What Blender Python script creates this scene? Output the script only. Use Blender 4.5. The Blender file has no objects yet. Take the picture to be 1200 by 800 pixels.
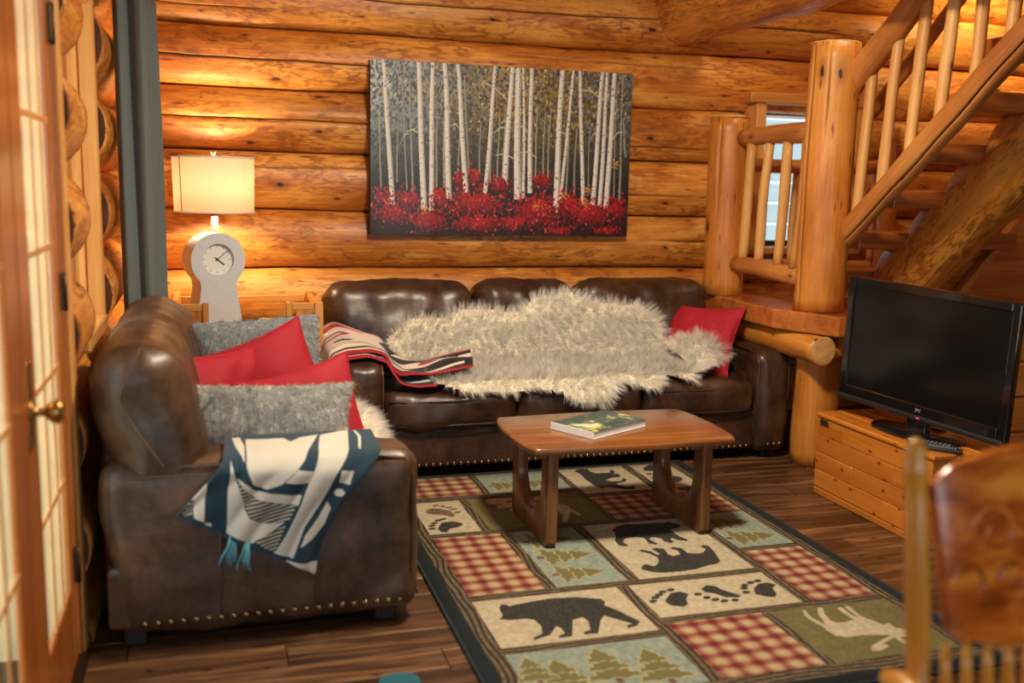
import bpy, bmesh, math, random
import numpy as np
from mathutils import Vector, Matrix, Quaternion, noise as mnoise

scene = bpy.context.scene
col = scene.collection
rng = np.random.default_rng(7)
random.seed(7)
PI = math.pi

# ------------------------------------------------------------------ camera
CAM_H = 1.45
pitch, yaw, roll = 0.15594, 0.29648, 0.021814
cp, sp, cy_, sy_ = math.cos(pitch), math.sin(pitch), math.cos(yaw), math.sin(yaw)
fw = Vector((sy_ * cp, cy_ * cp, -sp))
rt0 = Vector((cy_, -sy_, 0.0))
up0 = rt0.cross(fw)
rt = rt0 * math.cos(roll) + up0 * math.sin(roll)
up = up0 * math.cos(roll) - rt0 * math.sin(roll)
cam_d = bpy.data.cameras.new('camera')
cam = bpy.data.objects.new('camera', cam_d)
col.objects.link(cam)
cam.matrix_world = Matrix(((rt.x, up.x, -fw.x, 0), (rt.y, up.y, -fw.y, 0), (rt.z, up.z, -fw.z, CAM_H), (0, 0, 0, 1)))
cam_d.sensor_width = 36
cam_d.lens = 35.01
cam_d.clip_start = 0.05
cam_d.dof.use_dof = True
cam_d.dof.focus_distance = 4.7
cam_d.dof.aperture_fstop = 1.5
scene.camera = cam
scene.cycles.diffuse_bounces = 6
scene.cycles.transparent_max_bounces = 24

# ------------------------------------------------------------------ view and world
scene.view_settings.view_transform = 'Standard'
scene.view_settings.look = 'None'
scene.view_settings.gamma = 1
scene.view_settings.use_curve_mapping = False
scene.view_settings.exposure = 0.50
world = bpy.data.worlds.new('sky')
scene.world = world
world.use_nodes = True
bg = world.node_tree.nodes['Background']
bg.inputs[0].default_value = (0.72, 0.90, 1.0, 1)
bg.inputs[1].default_value = 2.2


def lamp(name, kind, loc, energy, color, size=0.3, size_y=None, target=None, portal=False, spread=None):
    d = bpy.data.lights.new(name, kind)
    d.energy = energy
    d.color = color
    if kind == 'AREA':
        d.shape = 'RECTANGLE' if size_y else 'DISK'
        d.size = size
        if size_y:
            d.size_y = size_y
        if spread:
            d.spread = spread
        if portal:
            d.cycles.is_portal = True
    elif kind == 'POINT':
        d.shadow_soft_size = size
    o = bpy.data.objects.new(name, d)
    col.objects.link(o)
    o.location = loc
    if target is not None:
        o.rotation_euler = (Vector(target) - Vector(loc)).to_track_quat('-Z', 'Y').to_euler()
    return o


# daylight from the big windows of the open room behind the camera, and the room's ceiling lamps
lamp('front_window_portal', 'AREA', (1.12, -2.76, 1.6), 1, (1, 1, 1), 3.7, 1.8, target=(1.12, 3, 1.6), portal=True)
lamp('ceiling_light', 'AREA', (1.30, 3.00, 2.62), 66, (1.0, 0.84, 0.62), 0.32, target=(1.55, 3.6, 0))
lamp('loft_light', 'AREA', (3.35, 4.2, 3.8), 15, (1.0, 0.78, 0.48), 0.25, target=(3.5, 4.5, 1.0))
lamp('added_loft_spot', 'AREA', (5.0, 4.4, 3.5), 16, (1.0, 0.74, 0.36), 0.2, target=(5.0, 5.72, 2.95), spread=math.radians(70))  # added spot with no known fixture, brightens the upper right wall logs
lamp('sun', 'SUN', (-2, -3, 6), 5.0, (1.0, 0.93, 0.80), target=(-2.7, -0.9, 2.0))
lamp('door_portal', 'AREA', (-0.75, 2.6, 1.15), 1, (1, 1, 1), 1.6, 2.1, target=(3, 2.6, 1.15), portal=True)
lamp('side_window_portal', 'AREA', (-0.75, 3.98, 1.5), 1, (1, 1, 1), 0.6, 1.2, target=(3, 3.98, 1.5), portal=True)
lamp('stair_window_portal', 'AREA', (3.6, 6.1, 1.5), 1, (1, 1, 1), 0.7, 1.0, target=(3.6, 0, 1.5), portal=True)

# ------------------------------------------------------------------ material helpers


class NT:
    def __init__(s, mat):
        mat.use_nodes = True
        s.t = mat.node_tree
        s.n = s.t.nodes
        s.l = s.t.links
        s.bsdf = s.n.get('Principled BSDF')
        s.out = s.n.get('Material Output')

    def node(s, typ, **kw):
        nd = s.n.new(typ)
        ins = kw.pop('ins', {})
        for k, v in kw.items():
            setattr(nd, k, v)
        for k, v in ins.items():
            if hasattr(v, 'node'):
                s.l.new(v, nd.inputs[k])
            else:
                nd.inputs[k].default_value = v
        return nd

    def math(s, op, a, b=None, clamp=False):
        nd = s.n.new('ShaderNodeMath')
        nd.operation = op
        nd.use_clamp = clamp
        for i, v in enumerate((a, b)):
            if v is None:
                continue
            if hasattr(v, 'node'):
                s.l.new(v, nd.inputs[i])
            else:
                nd.inputs[i].default_value = v
        return nd.outputs[0]

    def mix(s, fac, a, b, blend='MIX'):
        nd = s.n.new('ShaderNodeMix')
        nd.data_type = 'RGBA'
        nd.blend_type = blend
        for i, v in ((0, fac), (6, a), (7, b)):
            if hasattr(v, 'node'):
                s.l.new(v, nd.inputs[i])
            else:
                nd.inputs[i].default_value = v if i == 0 else tuple(v) + ((1,) if len(v) == 3 else ())
        return nd.outputs[2]

    def ramp(s, fac, stops, interp='LINEAR'):
        nd = s.n.new('ShaderNodeValToRGB')
        cr = nd.color_ramp
        cr.interpolation = interp
        while len(cr.elements) < len(stops):
            cr.elements.new(0.5)
        for e, (p, c) in zip(cr.elements, stops):
            e.position = p
            e.color = tuple(c) + (1,) if len(c) == 3 else c
        s.l.new(fac, nd.inputs[0])
        return nd.outputs[0]

    def noise(s, vec, scale, detail=4, rough=0.55, dist=0.0):
        nd = s.node('ShaderNodeTexNoise', ins={'Scale': scale, 'Detail': detail, 'Roughness': rough, 'Distortion': dist})
        if vec is not None:
            s.l.new(vec, nd.inputs['Vector'])
        return nd.outputs[0]

    def mapping(s, vec, scale=(1, 1, 1), loc=(0, 0, 0)):
        nd = s.node('ShaderNodeMapping', ins={'Scale': scale, 'Location': loc})
        s.l.new(vec, nd.inputs['Vector'])
        return nd.outputs[0]

    def coords(s, kind='Object', rand=True):
        tc = s.n.new('ShaderNodeTexCoord').outputs[kind]
        if not rand:
            return tc
        oi = s.n.new('ShaderNodeObjectInfo').outputs['Random']
        v = s.node('ShaderNodeVectorMath', operation='SCALE', ins={0: (37.0, 17.0, 53.0)})
        s.l.new(oi, v.inputs['Scale'])
        a = s.n.new('ShaderNodeVectorMath')
        s.l.new(tc, a.inputs[0])
        s.l.new(v.outputs[0], a.inputs[1])
        return a.outputs[0]

    def bump(s, h, strength=0.2, dist=0.01):
        nd = s.node('ShaderNodeBump', ins={'Strength': strength, 'Distance': dist, 'Height': h})
        s.l.new(nd.outputs[0], s.bsdf.inputs['Normal'])

    def set(s, **kw):
        for k, v in kw.items():
            k = k.replace('_', ' ')
            if hasattr(v, 'node'):
                s.l.new(v, s.bsdf.inputs[k])
            else:
                s.bsdf.inputs[k].default_value = v if not isinstance(v, tuple) or len(v) == 4 else v + (1,)


MATS = {}


def plain(name, c, rough=0.5, metal=0.0, grain=0.0, coat=0.0, scale=60, spec=0.5, vary=0.0):
    if name in MATS:
        return MATS[name]
    m = bpy.data.materials.new(name)
    t = NT(m)
    v = t.coords()
    n = t.noise(v, scale, 4)
    dk = tuple(x * (0.94 - vary) for x in c)
    lt = tuple(min(1, x * (1.05 + vary)) for x in c)
    t.set(Base_Color=t.ramp(n, [(0.3, dk), (0.7, lt)]), Roughness=rough, Metallic=metal)
    t.bsdf.inputs['Coat Weight'].default_value = coat
    t.bsdf.inputs['Specular IOR Level'].default_value = spec
    if grain:
        t.bump(n, grain, 0.004)
    MATS[name] = m
    return m


def wood(name, dark, mid, light, axis=0, rough=0.35, grain=9.0, stretch=0.07, knots=0.0, vary=0.12, coat=0.15, fine=0.35, knot_scale=2.2):
    """board wood; axis = local axis the grain runs along"""
    if name in MATS:
        return MATS[name]
    m = bpy.data.materials.new(name)
    t = NT(m)
    v = t.coords()
    sc = [grain] * 3
    sc[axis] = grain * stretch
    g = t.mapping(v, sc)
    n1 = t.noise(g, 1.0, 5, 0.6, 0.8)
    sc2 = [grain * 8] * 3
    sc2[axis] = grain * 8 * 0.03
    n2 = t.noise(t.mapping(v, sc2), 1.0, 3, 0.6)
    f = t.math('ADD', t.math('MULTIPLY', n1, 1 - fine), t.math('MULTIPLY', n2, fine))
    c = t.ramp(f, [(0.32, dark), (0.5, mid), (0.68, light)])
    if knots:
        sp = t.node('ShaderNodeSeparateXYZ', ins={0: v})
        o1, o2 = [sp.outputs[i] for i in range(3) if i != axis]
        nv = t.noise(v, 22, 2)
        cv = t.node('ShaderNodeCombineXYZ')
        t.l.new(t.math('MULTIPLY', sp.outputs[axis], knot_scale * 1.6), cv.inputs[0])
        t.l.new(t.math('ADD', t.math('MULTIPLY', t.math('ADD', o1, o2), knot_scale * 2.6), t.math('MULTIPLY', nv, 0.10)), cv.inputs[1])
        vo = t.node('ShaderNodeTexVoronoi', voronoi_dimensions='2D', ins={'Scale': 1.0})
        t.l.new(cv.outputs[0], vo.inputs['Vector'])
        k = t.math('SUBTRACT', 1.0, t.math('MULTIPLY', vo.outputs['Distance'], 1.0 / (knots * 2.4)), clamp=True)
        c = t.mix(t.math('MULTIPLY', k, 0.8), c, tuple(x * 0.7 for x in dark))
        k2 = t.math('SUBTRACT', 1.0, t.math('MULTIPLY', vo.outputs['Distance'], 1.0 / knots), clamp=True)
        c = t.mix(t.math('MULTIPLY', k2, 2.5, clamp=True), c, tuple(x * 0.14 for x in dark))
    oi = t.n.new('ShaderNodeObjectInfo').outputs['Random']
    val = t.math('ADD', t.math('MULTIPLY', oi, 2 * vary), 1 - vary)
    hs = t.node('ShaderNodeHueSaturation')
    t.l.new(c, hs.inputs['Color'])
    t.l.new(val, hs.inputs['Value'])
    t.set(Base_Color=hs.outputs[0], Roughness=t.math('ADD', rough - 0.06, t.math('MULTIPLY', n2, 0.14)))
    t.bsdf.inputs['Coat Weight'].default_value = coat
    t.bsdf.inputs['Coat Roughness'].default_value = 0.2
    t.bump(n2, 0.12, 0.004)
    MATS[name] = m
    return m


def log_wood(name, dark, mid, light, rough=0.47, knots=0.055, contour=0.35, vary=0.1):
    """peeled varnished log; local X runs along the log, growth rings cut by the uneven surface give contour figure"""
    if name in MATS:
        return MATS[name]
    m = bpy.data.materials.new(name)
    t = NT(m)
    v = t.coords()
    raw = t.coords(rand=False)
    sep = t.node('ShaderNodeSeparateXYZ', ins={0: raw})
    rad = t.math('SQRT', t.math('ADD', t.math('POWER', sep.outputs[1], 2.0), t.math('POWER', sep.outputs[2], 2.0)))
    big = t.noise(t.mapping(v, (2.2, 9, 9)), 1.0, 4, 0.6, 0.5)
    med = t.noise(t.mapping(v, (7, 26, 26)), 1.0, 3, 0.6, 1.2)
    rr = t.math('ADD', rad, t.math('ADD', t.math('MULTIPLY', big, 0.075), t.math('MULTIPLY', med, 0.018)))
    ring = t.math('ADD', t.math('MULTIPLY', t.math('SINE', t.math('MULTIPLY', rr, 520.0)), 0.5), 0.5)
    patch = t.noise(t.mapping(v, (1.0, 4.5, 4.5)), 1.0, 5, 0.62, 0.6)
    streak = t.noise(t.mapping(v, (2.2, 75, 75)), 1.0, 4, 0.7, 0.2)
    base = t.math('ADD', t.math('MULTIPLY', patch, 0.66), t.math('MULTIPLY', streak, 0.34))
    c = t.ramp(base, [(0.33, dark), (0.475, mid), (0.60, light)])
    amt = t.math('MULTIPLY', t.ramp(t.noise(t.mapping(v, (1.4, 5, 5), (9, 3, 1)), 1.0, 3), [(0.36, (0, 0, 0)), (0.54, (1, 1, 1))]), contour)
    c = t.mix(t.math('MULTIPLY', amt, t.math('POWER', ring, 2.0)), c, dark)
    # knots, placed in the unrolled surface (u along the log, v around it)
    uvn = t.n.new('ShaderNodeTexCoord').outputs['UV']
    wn = t.node('ShaderNodeTexNoise', ins={'Scale': 30.0, 'Detail': 2.0})
    t.l.new(uvn, wn.inputs['Vector'])
    wob = t.node('ShaderNodeVectorMath', operation='MULTIPLY_ADD', ins={1: (0.035, 0.012, 0.0)})
    t.l.new(wn.outputs[1], wob.inputs[0])
    t.l.new(uvn, wob.inputs[2])
    vo = t.node('ShaderNodeTexVoronoi', voronoi_dimensions='2D', ins={'Scale': 1.0, 'Randomness': 1.0})
    t.l.new(t.mapping(wob.outputs[0], (2.1, 5.0, 1)), vo.inputs['Vector'])
    kc = t.node('ShaderNodeSeparateColor')
    t.l.new(vo.outputs['Color'], kc.inputs[0])
    size = t.math('MULTIPLY', t.math('SUBTRACT', kc.outputs[0], 0.25, clamp=True), knots * 1.6)
    k1 = t.math('SUBTRACT', 1.0, t.math('DIVIDE', vo.outputs['Distance'], t.math('ADD', t.math('MULTIPLY', size, 3.2), 0.001)), clamp=True)
    c = t.mix(t.math('MULTIPLY', k1, 0.75), c, (dark[0] * .75, dark[1] * .5, dark[2] * .4))
    k2 = t.math('SUBTRACT', 1.0, t.math('DIVIDE', vo.outputs['Distance'], t.math('ADD', size, 0.001)), clamp=True)
    c = t.mix(t.math('MULTIPLY', k2, 3.0, clamp=True), c, (0.035, 0.012, 0.005))
    # short dark flecks
    vf = t.node('ShaderNodeTexVoronoi', voronoi_dimensions='2D', ins={'Scale': 1.0, 'Randomness': 1.0})
    t.l.new(t.mapping(wob.outputs[0], (4.5, 26.0, 1), (3.3, 7.1, 0)), vf.inputs['Vector'])
    fc_ = t.node('ShaderNodeSeparateColor')
    t.l.new(vf.outputs['Color'], fc_.inputs[0])
    k3 = t.math('SUBTRACT', 1.0, t.math('DIVIDE', vf.outputs['Distance'], t.math('ADD', t.math('MULTIPLY', t.math('SUBTRACT', fc_.outputs[1], 0.70, clamp=True), 0.85), 0.001)), clamp=True)
    c = t.mix(t.math('MULTIPLY', k3, 1.3 if knots > 0.04 else 0.6, clamp=True), c, (dark[0] * .5, dark[1] * .32, dark[2] * .3))
    # checks (drying cracks): the mesh carries the groove and its mask
    at = t.node('ShaderNodeAttribute', attribute_name='crack')
    c = t.mix(t.math('MULTIPLY', at.outputs['Fac'], 0.92, clamp=True), c, (0.02, 0.008, 0.004))
    oi = t.n.new('ShaderNodeObjectInfo').outputs['Random']
    hs = t.node('ShaderNodeHueSaturation')
    t.l.new(c, hs.inputs['Color'])
    t.l.new(t.math('ADD', t.math('MULTIPLY', oi, 2 * vary), 1 - vary), hs.inputs['Value'])
    t.set(Base_Color=hs.outputs[0], Roughness=t.math('ADD', rough - 0.08, t.math('MULTIPLY', med, 0.16)))
    t.bsdf.inputs['Coat Weight'].default_value = 0.08
    t.bsdf.inputs['Coat Roughness'].default_value = 0.3
    t.bump(t.math('ADD', t.math('MULTIPLY', med, 0.6), t.math('MULTIPLY', streak, 0.4)), 0.18, 0.008)
    MATS[name] = m
    return m


def img_mat(name, arr, rough=0.8, bump_scale=400, bump=0.25, sheen=0.0, coat=0.0, weave=None):
    """arr: H x W x 3 sRGB, row 0 = v 0; drawn by this script, nothing is loaded"""
    h, w = arr.shape[:2]
    im = bpy.data.images.new(name, w, h)
    buf = np.ones((h, w, 4), np.float32)
    buf[..., :3] = np.clip(arr, 0, 1)
    im.pixels.foreach_set(buf.ravel())
    im.update()
    im.pack()
    m = bpy.data.materials.new(name)
    t = NT(m)
    uv = t.n.new('ShaderNodeTexCoord').outputs['UV']
    tx = t.node('ShaderNodeTexImage', image=im)
    t.l.new(uv, tx.inputs[0])
    v = t.coords(rand=False)
    n = t.noise(v, bump_scale, 3)
    t.set(Base_Color=t.mix(0.35, tx.outputs[0], t.mix(1.0, tx.outputs[0], t.ramp(n, [(0.25, (0.45,) * 3), (0.75, (1.0,) * 3)]), 'MULTIPLY')), Roughness=rough)
    t.bsdf.inputs['Sheen Weight'].default_value = sheen
    t.bsdf.inputs['Coat Weight'].default_value = coat
    t.bump(n, bump, 0.004)
    MATS[name] = m
    return m


# ------------------------------------------------------------------ object helpers


def link(o, parent=None, M=None):
    col.objects.link(o)
    M = M if M is not None else Matrix.Identity(4)
    if parent is not None:
        o.parent = parent
        o.matrix_basis = WM[parent.name].inverted() @ M
    else:
        o.matrix_basis = M
    WM[o.name] = M
    return o


WM = {}


def thing(name, label, cat, loc, rotz=0.0, group=None):
    o = bpy.data.objects.new(name, None)
    o.empty_display_size = 0.1
    link(o, None, Matrix.Translation(loc) @ Matrix.Rotation(rotz, 4, 'Z'))
    return tag(o, label, cat, group)


def tag(o, label=None, cat=None, group=None, kind=None):
    if label:
        o['label'] = label
    if cat:
        o['category'] = cat
    if group:
        o['group'] = group
    if kind:
        o['kind'] = kind
    return o


def structure(name):
    o = bpy.data.objects.new(name, None)
    link(o)
    o['kind'] = 'structure'
    return o


def mesh(name, V, F, mat, smooth=False, uv=None, attr=None):
    me = bpy.data.meshes.new(name)
    me.from_pydata([tuple(map(float, v)) for v in V], [], [tuple(int(i) for i in f) for f in F])
    if smooth:
        me.polygons.foreach_set('use_smooth', [True] * len(me.polygons))
    if uv is not None:
        ul = me.uv_layers.new(name='UVMap')
        li = np.zeros(len(me.loops), np.int32)
        me.loops.foreach_get('vertex_index', li)
        ul.data.foreach_set('uv', np.asarray(uv, np.float32)[li].ravel())
    if attr:
        for k, a in attr.items():
            at = me.attributes.new(k, 'FLOAT', 'POINT')
            at.data.foreach_set('value', np.asarray(a, np.float32))
    if mat is not None:
        me.materials.append(mat)
    me.update()
    return me


def add(name, me, parent=None, M=None):
    return link(bpy.data.objects.new(name, me), parent, M)


def obj(name, V, F, mat, parent=None, M=None, smooth=False, uv=None, attr=None):
    return add(name, mesh(name, V, F, mat, smooth, uv, attr), parent, M)


def bm_mesh(name, bm, mat, smooth=False):
    bmesh.ops.recalc_face_normals(bm, faces=bm.faces)
    me = bpy.data.meshes.new(name)
    bm.to_mesh(me)
    bm.free()
    if smooth:
        me.polygons.foreach_set('use_smooth', [True] * len(me.polygons))
    if mat is not None:
        me.materials.append(mat)
    return me


BOXC = {}


def box_mesh(name, size, mat, bevel=0.004, seg=1):
    key = (tuple(round(s, 4) for s in size), mat.name, bevel, seg)
    if key in BOXC:
        return BOXC[key]
    bm = bmesh.new()
    bmesh.ops.create_cube(bm, size=1)
    for v in bm.verts:
        v.co = Vector((v.co.x * size[0], v.co.y * size[1], v.co.z * size[2]))
    if bevel:
        bmesh.ops.bevel(bm, geom=bm.edges[:], offset=min(bevel, min(size) * 0.45), segments=seg, profile=0.5, affect='EDGES')
    me = bm_mesh(name, bm, mat, False)
    BOXC[key] = me
    return me


def T(x, y, z, rx=0, ry=0, rz=0):
    return Matrix.Translation((x, y, z)) @ Matrix.Rotation(rz, 4, 'Z') @ Matrix.Rotation(ry, 4, 'Y') @ Matrix.Rotation(rx, 4, 'X')


def box(name, lo, hi, mat, parent=None, bevel=0.004, seg=1, base=None, rot=None):
    """axis-aligned box from lo to hi, in the frame 'base' (a world matrix) when given"""
    size = [hi[i] - lo[i] for i in range(3)]
    c = [(hi[i] + lo[i]) / 2 for i in range(3)]
    M = Matrix.Translation(c)
    if rot is not None:
        M = M @ rot
    if base is not None:
        M = base @ M
    return add(name, box_mesh(name, size, mat, bevel, seg), parent, M)


def tube_data(pts, rad, n=10, caps=True):
    pts = [Vector(p) for p in pts]
    if not hasattr(rad, '__len__'):
        rad = [rad] * len(pts)
    V, F = [], []
    prev = None
    for i, p in enumerate(pts):
        d = (pts[min(i + 1, len(pts) - 1)] - pts[max(i - 1, 0)]).normalized()
        if prev is None:
            a = d.orthogonal().normalized()
        else:
            a = (prev - d * prev.dot(d)).normalized()
        prev = a
        b = d.cross(a)
        for k in range(n):
            th = 2 * PI * k / n
            V.append(p + (a * math.cos(th) + b * math.sin(th)) * rad[i])
    for i in range(len(pts) - 1):
        for k in range(n):
            F.append((i * n + k, i * n + (k + 1) % n, (i + 1) * n + (k + 1) % n, (i + 1) * n + k))
    if caps:
        F.append(tuple(range(n))[::-1])
        F.append(tuple((len(pts) - 1) * n + k for k in range(n)))
    return V, F


def tube(name, pts, rad, mat, parent=None, n=10, M=None):
    V, F = tube_data(pts, rad, n)
    o = obj(name, V, F, mat, parent, M, smooth=True)
    return o


def lathe_data(prof, n=24):
    """prof: (r, z) from bottom to top"""
    V, F = [], []
    for r, z in prof:
        for k in range(n):
            th = 2 * PI * k / n
            V.append((r * math.cos(th), r * math.sin(th), z))
    for i in range(len(prof) - 1):
        for k in range(n):
            F.append((i * n + k, i * n + (k + 1) % n, (i + 1) * n + (k + 1) % n, (i + 1) * n + k))
    F.append(tuple(range(n))[::-1])
    F.append(tuple((len(prof) - 1) * n + k for k in range(n)))
    return V, F


def log_data(L, r0, r1, seed=0, nang=26, nlen=None, cracks=(), lump=0.012, bend=0.008, clampf=None, capseg=True, facet=0.0):
    """log along +X from 0 to L. cracks: (theta, x0, x1, width, depth, wander)"""
    nlen = nlen or max(6, int(L / 0.07))
    rs = np.random.default_rng(seed)
    th = list(np.linspace(0, 2 * PI, nang, endpoint=False))
    for c in cracks:
        w = c[3] / r0
        th = [t for t in th if abs((t - c[0] + PI) % (2 * PI) - PI) > w * 1.6]
        th += [c[0] - w, c[0] - w * 0.3, c[0], c[0] + w * 0.3, c[0] + w]
    th = np.array(sorted(t % (2 * PI) for t in th))
    n = len(th)
    xs = np.linspace(0, L, nlen + 1)
    X, TH = np.meshgrid(xs, th, indexing='ij')
    R = r0 + (r1 - r0) * X / L
    ph = rs.uniform(0, 6.28, 12)
    a = rs.uniform(0.3, 1, 12)
    for k in range(6):
        R = R + lump / 3.2 * a[k] * np.sin((0.9 + k * 1.3) * X * 2.1 + ph[k] + (k % 3) * TH)
    R = R + lump * 0.35 * np.sin(3 * TH + ph[7] + X * 0.8) * a[7]
    R = R + rs.normal(0, lump * 0.05, R.shape)
    CR = np.zeros_like(R)
    TH2 = TH.copy()
    for (t0, x0, x1, w, dep, wan) in cracks:
        win = np.clip((X - x0) / 0.18, 0, 1) * np.clip((x1 - X) / 0.18, 0, 1)
        wob = wan * (np.sin(X * 2.3 + t0 * 9) + 0.5 * np.sin(X * 6.1 + t0) + 0.25 * np.sin(X * 17 + t0)) / r0
        dth = np.abs((TH - t0 + PI) % (2 * PI) - PI)
        ww = w / r0
        near = np.clip(1 - dth / (ww * 4), 0, 1)
        TH2 = TH2 + wob * np.where(dth < ww * 1.2, 1, near)
        core = np.clip(1 - dth / (ww * 0.99), 0, 1)
        R = R - dep * win * np.where(core > 0.6, 1, np.where(core > 0.05, 0.55, 0))
        CR = np.maximum(CR, win * np.clip(core * 1.9, 0, 1))
    by = bend * np.sin(PI * X / L + ph[8]) * a[8]
    bz = bend * np.sin(PI * X / L * 1.4 + ph[9]) * a[9]
    Y = R * np.cos(TH2) + by
    Z = R * np.sin(TH2) + bz
    V = np.stack([X, Y, Z], -1).reshape(-1, 3)
    global LOG_UV
    LOG_UV = np.stack([X, TH * (r0 + r1) / 2], -1).reshape(-1, 2) + rs.uniform(0, 50, 2)
    CR = CR.reshape(-1)
    if clampf is not None:
        V = clampf(V)
    F = []
    for i in range(nlen):
        b0, b1 = i * n, (i + 1) * n
        for k in range(n):
            k2 = (k + 1) % n
            F.append((b0 + k, b0 + k2, b1 + k2, b1 + k))
    m = len(V)
    F.append(tuple(range(n))[::-1])
    F.append(tuple(nlen * n + k for k in range(n)))
    return V, F, CR


def log(name, p0, p1, r0, r1, mat, parent=None, seed=0, spin=0.0, **kw):
    p0, p1 = Vector(p0), Vector(p1)
    d = p1 - p0
    V, F, CR = log_data(d.length, r0, r1, seed, **kw)
    q = Vector((1, 0, 0)).rotation_difference(d.normalized())
    M = Matrix.Translation(p0) @ q.to_matrix().to_4x4() @ Matrix.Rotation(spin, 4, 'X')
    o = obj(name, V, F, mat, parent, M, smooth=True, uv=LOG_UV, attr={'crack': CR})
    np_ = len(o.data.polygons)
    o.data.polygons[np_ - 1].use_smooth = False
    o.data.polygons[np_ - 2].use_smooth = False
    return o


def rbox_data(size, r, n=6, nf=6, puff=(0, 0, 0), puff_neg=None, wrinkle=0.0, seed=0, sag=0.0):
    """rounded, padded box centred on the origin"""
    h = np.array(size) / 2
    r = min(r, h.min() * 0.98)
    ax = []
    for i in range(3):
        a = np.linspace(0, PI / 2, n + 1)
        edge = -h[i] + r * (1 - np.cos(a))
        core = np.linspace(-h[i] + r, h[i] - r, nf + 2)[1:-1]
        ax.append(np.concatenate([edge, core, -edge[::-1]]))
    Vd, V, F = {}, [], []

    def vid(p):
        k = tuple(np.round(p, 6))
        if k not in Vd:
            Vd[k] = len(V)
            V.append(p)
        return Vd[k]
    for d in range(3):
        u, v = (d + 1) % 3, (d + 2) % 3
        for s in (-1, 1):
            ids = np.zeros((len(ax[u]), len(ax[v])), int)
            for i, a in enumerate(ax[u]):
                for j, b in enumerate(ax[v]):
                    p = np.zeros(3)
                    p[d] = s * h[d]
                    p[u] = a
                    p[v] = b
                    ids[i, j] = vid(p)
            for i in range(len(ax[u]) - 1):
                for j in range(len(ax[v]) - 1):
                    f = (ids[i, j], ids[i + 1, j], ids[i + 1, j + 1], ids[i, j + 1])
                    F.append(f if s > 0 else f[::-1])
    V = np.array(V)
    inner = np.clip(V, -(h - r), h - r)
    dd = V - inner
    ln = np.linalg.norm(dd, axis=1, keepdims=True)
    P = inner + dd / np.maximum(ln, 1e-9) * r
    q = P / h
    for i in range(3):
        u, v = (i + 1) % 3, (i + 2) % 3
        w = np.clip(1 - q[:, u] ** 2, 0, 1) * np.clip(1 - q[:, v] ** 2, 0, 1)
        amt = np.where(q[:, i] > 0, puff[i], (puff if puff_neg is None else puff_neg)[i])
        P[:, i] += np.sign(q[:, i]) * np.abs(q[:, i]) ** 2 * w ** 0.6 * amt
    if wrinkle:
        for k in range(len(P)):
            p = P[k]
            nz = mnoise.noise(Vector((p[0] * 7 + seed, p[1] * 7, p[2] * 7))) + 0.5 * mnoise.noise(Vector((p[0] * 19 + seed, p[1] * 15, p[2] * 9)))
            dr = dd[k] / max(ln[k, 0], 1e-9)
            P[k] = p + dr * nz * wrinkle
    return P, F


def rbox(name, lo, hi, mat, parent=None, base=None, rot=None, r=0.05, **kw):
    size = [hi[i] - lo[i] for i in range(3)]
    c = [(hi[i] + lo[i]) / 2 for i in range(3)]
    V, F = rbox_data(size, r, **kw)
    M = Matrix.Translation(c)
    if rot is not None:
        M = M @ rot
    if base is not None:
        M = base @ M
    return obj(name, V, F, mat, parent, M, smooth=True)


def prism(name, poly, x0, x1, mat, parent=None, M=None, axis='x', bevel=0.0, smooth=False, seg=2):
    """extrude a 2-D outline: axis 'x' -> outline in (y,z); 'y' -> (x,z); 'z' -> (x,y)"""
    bm = bmesh.new()
    f = {'x': lambda a, b, c: (c, a, b), 'y': lambda a, b, c: (a, c, b), 'z': lambda a, b, c: (a, b, c)}[axis]
    va = [bm.verts.new(f(p[0], p[1], x0)) for p in poly]
    vb = [bm.verts.new(f(p[0], p[1], x1)) for p in poly]
    n = len(poly)
    fa = bm.faces.new(va)
    fb = bm.faces.new(vb[::-1])
    for i in range(n):
        bm.faces.new((va[i], va[(i + 1) % n], vb[(i + 1) % n], vb[i]))
    bmesh.ops.recalc_face_normals(bm, faces=bm.faces)
    if bevel:
        ed = [e for e in bm.edges if len(e.link_faces) == 2 and (fa in e.link_faces or fb in e.link_faces)]
        bmesh.ops.bevel(bm, geom=ed, offset=bevel, segments=seg, profile=0.5, affect='EDGES')
    me = bm_mesh(name, bm, mat, False)
    if smooth:
        me.polygons.foreach_set('use_smooth', [True] * len(me.polygons))
        try:
            me.set_sharp_from_angle(angle=math.radians(40))
        except Exception:
            pass
    return add(name, me, parent, M)


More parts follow.
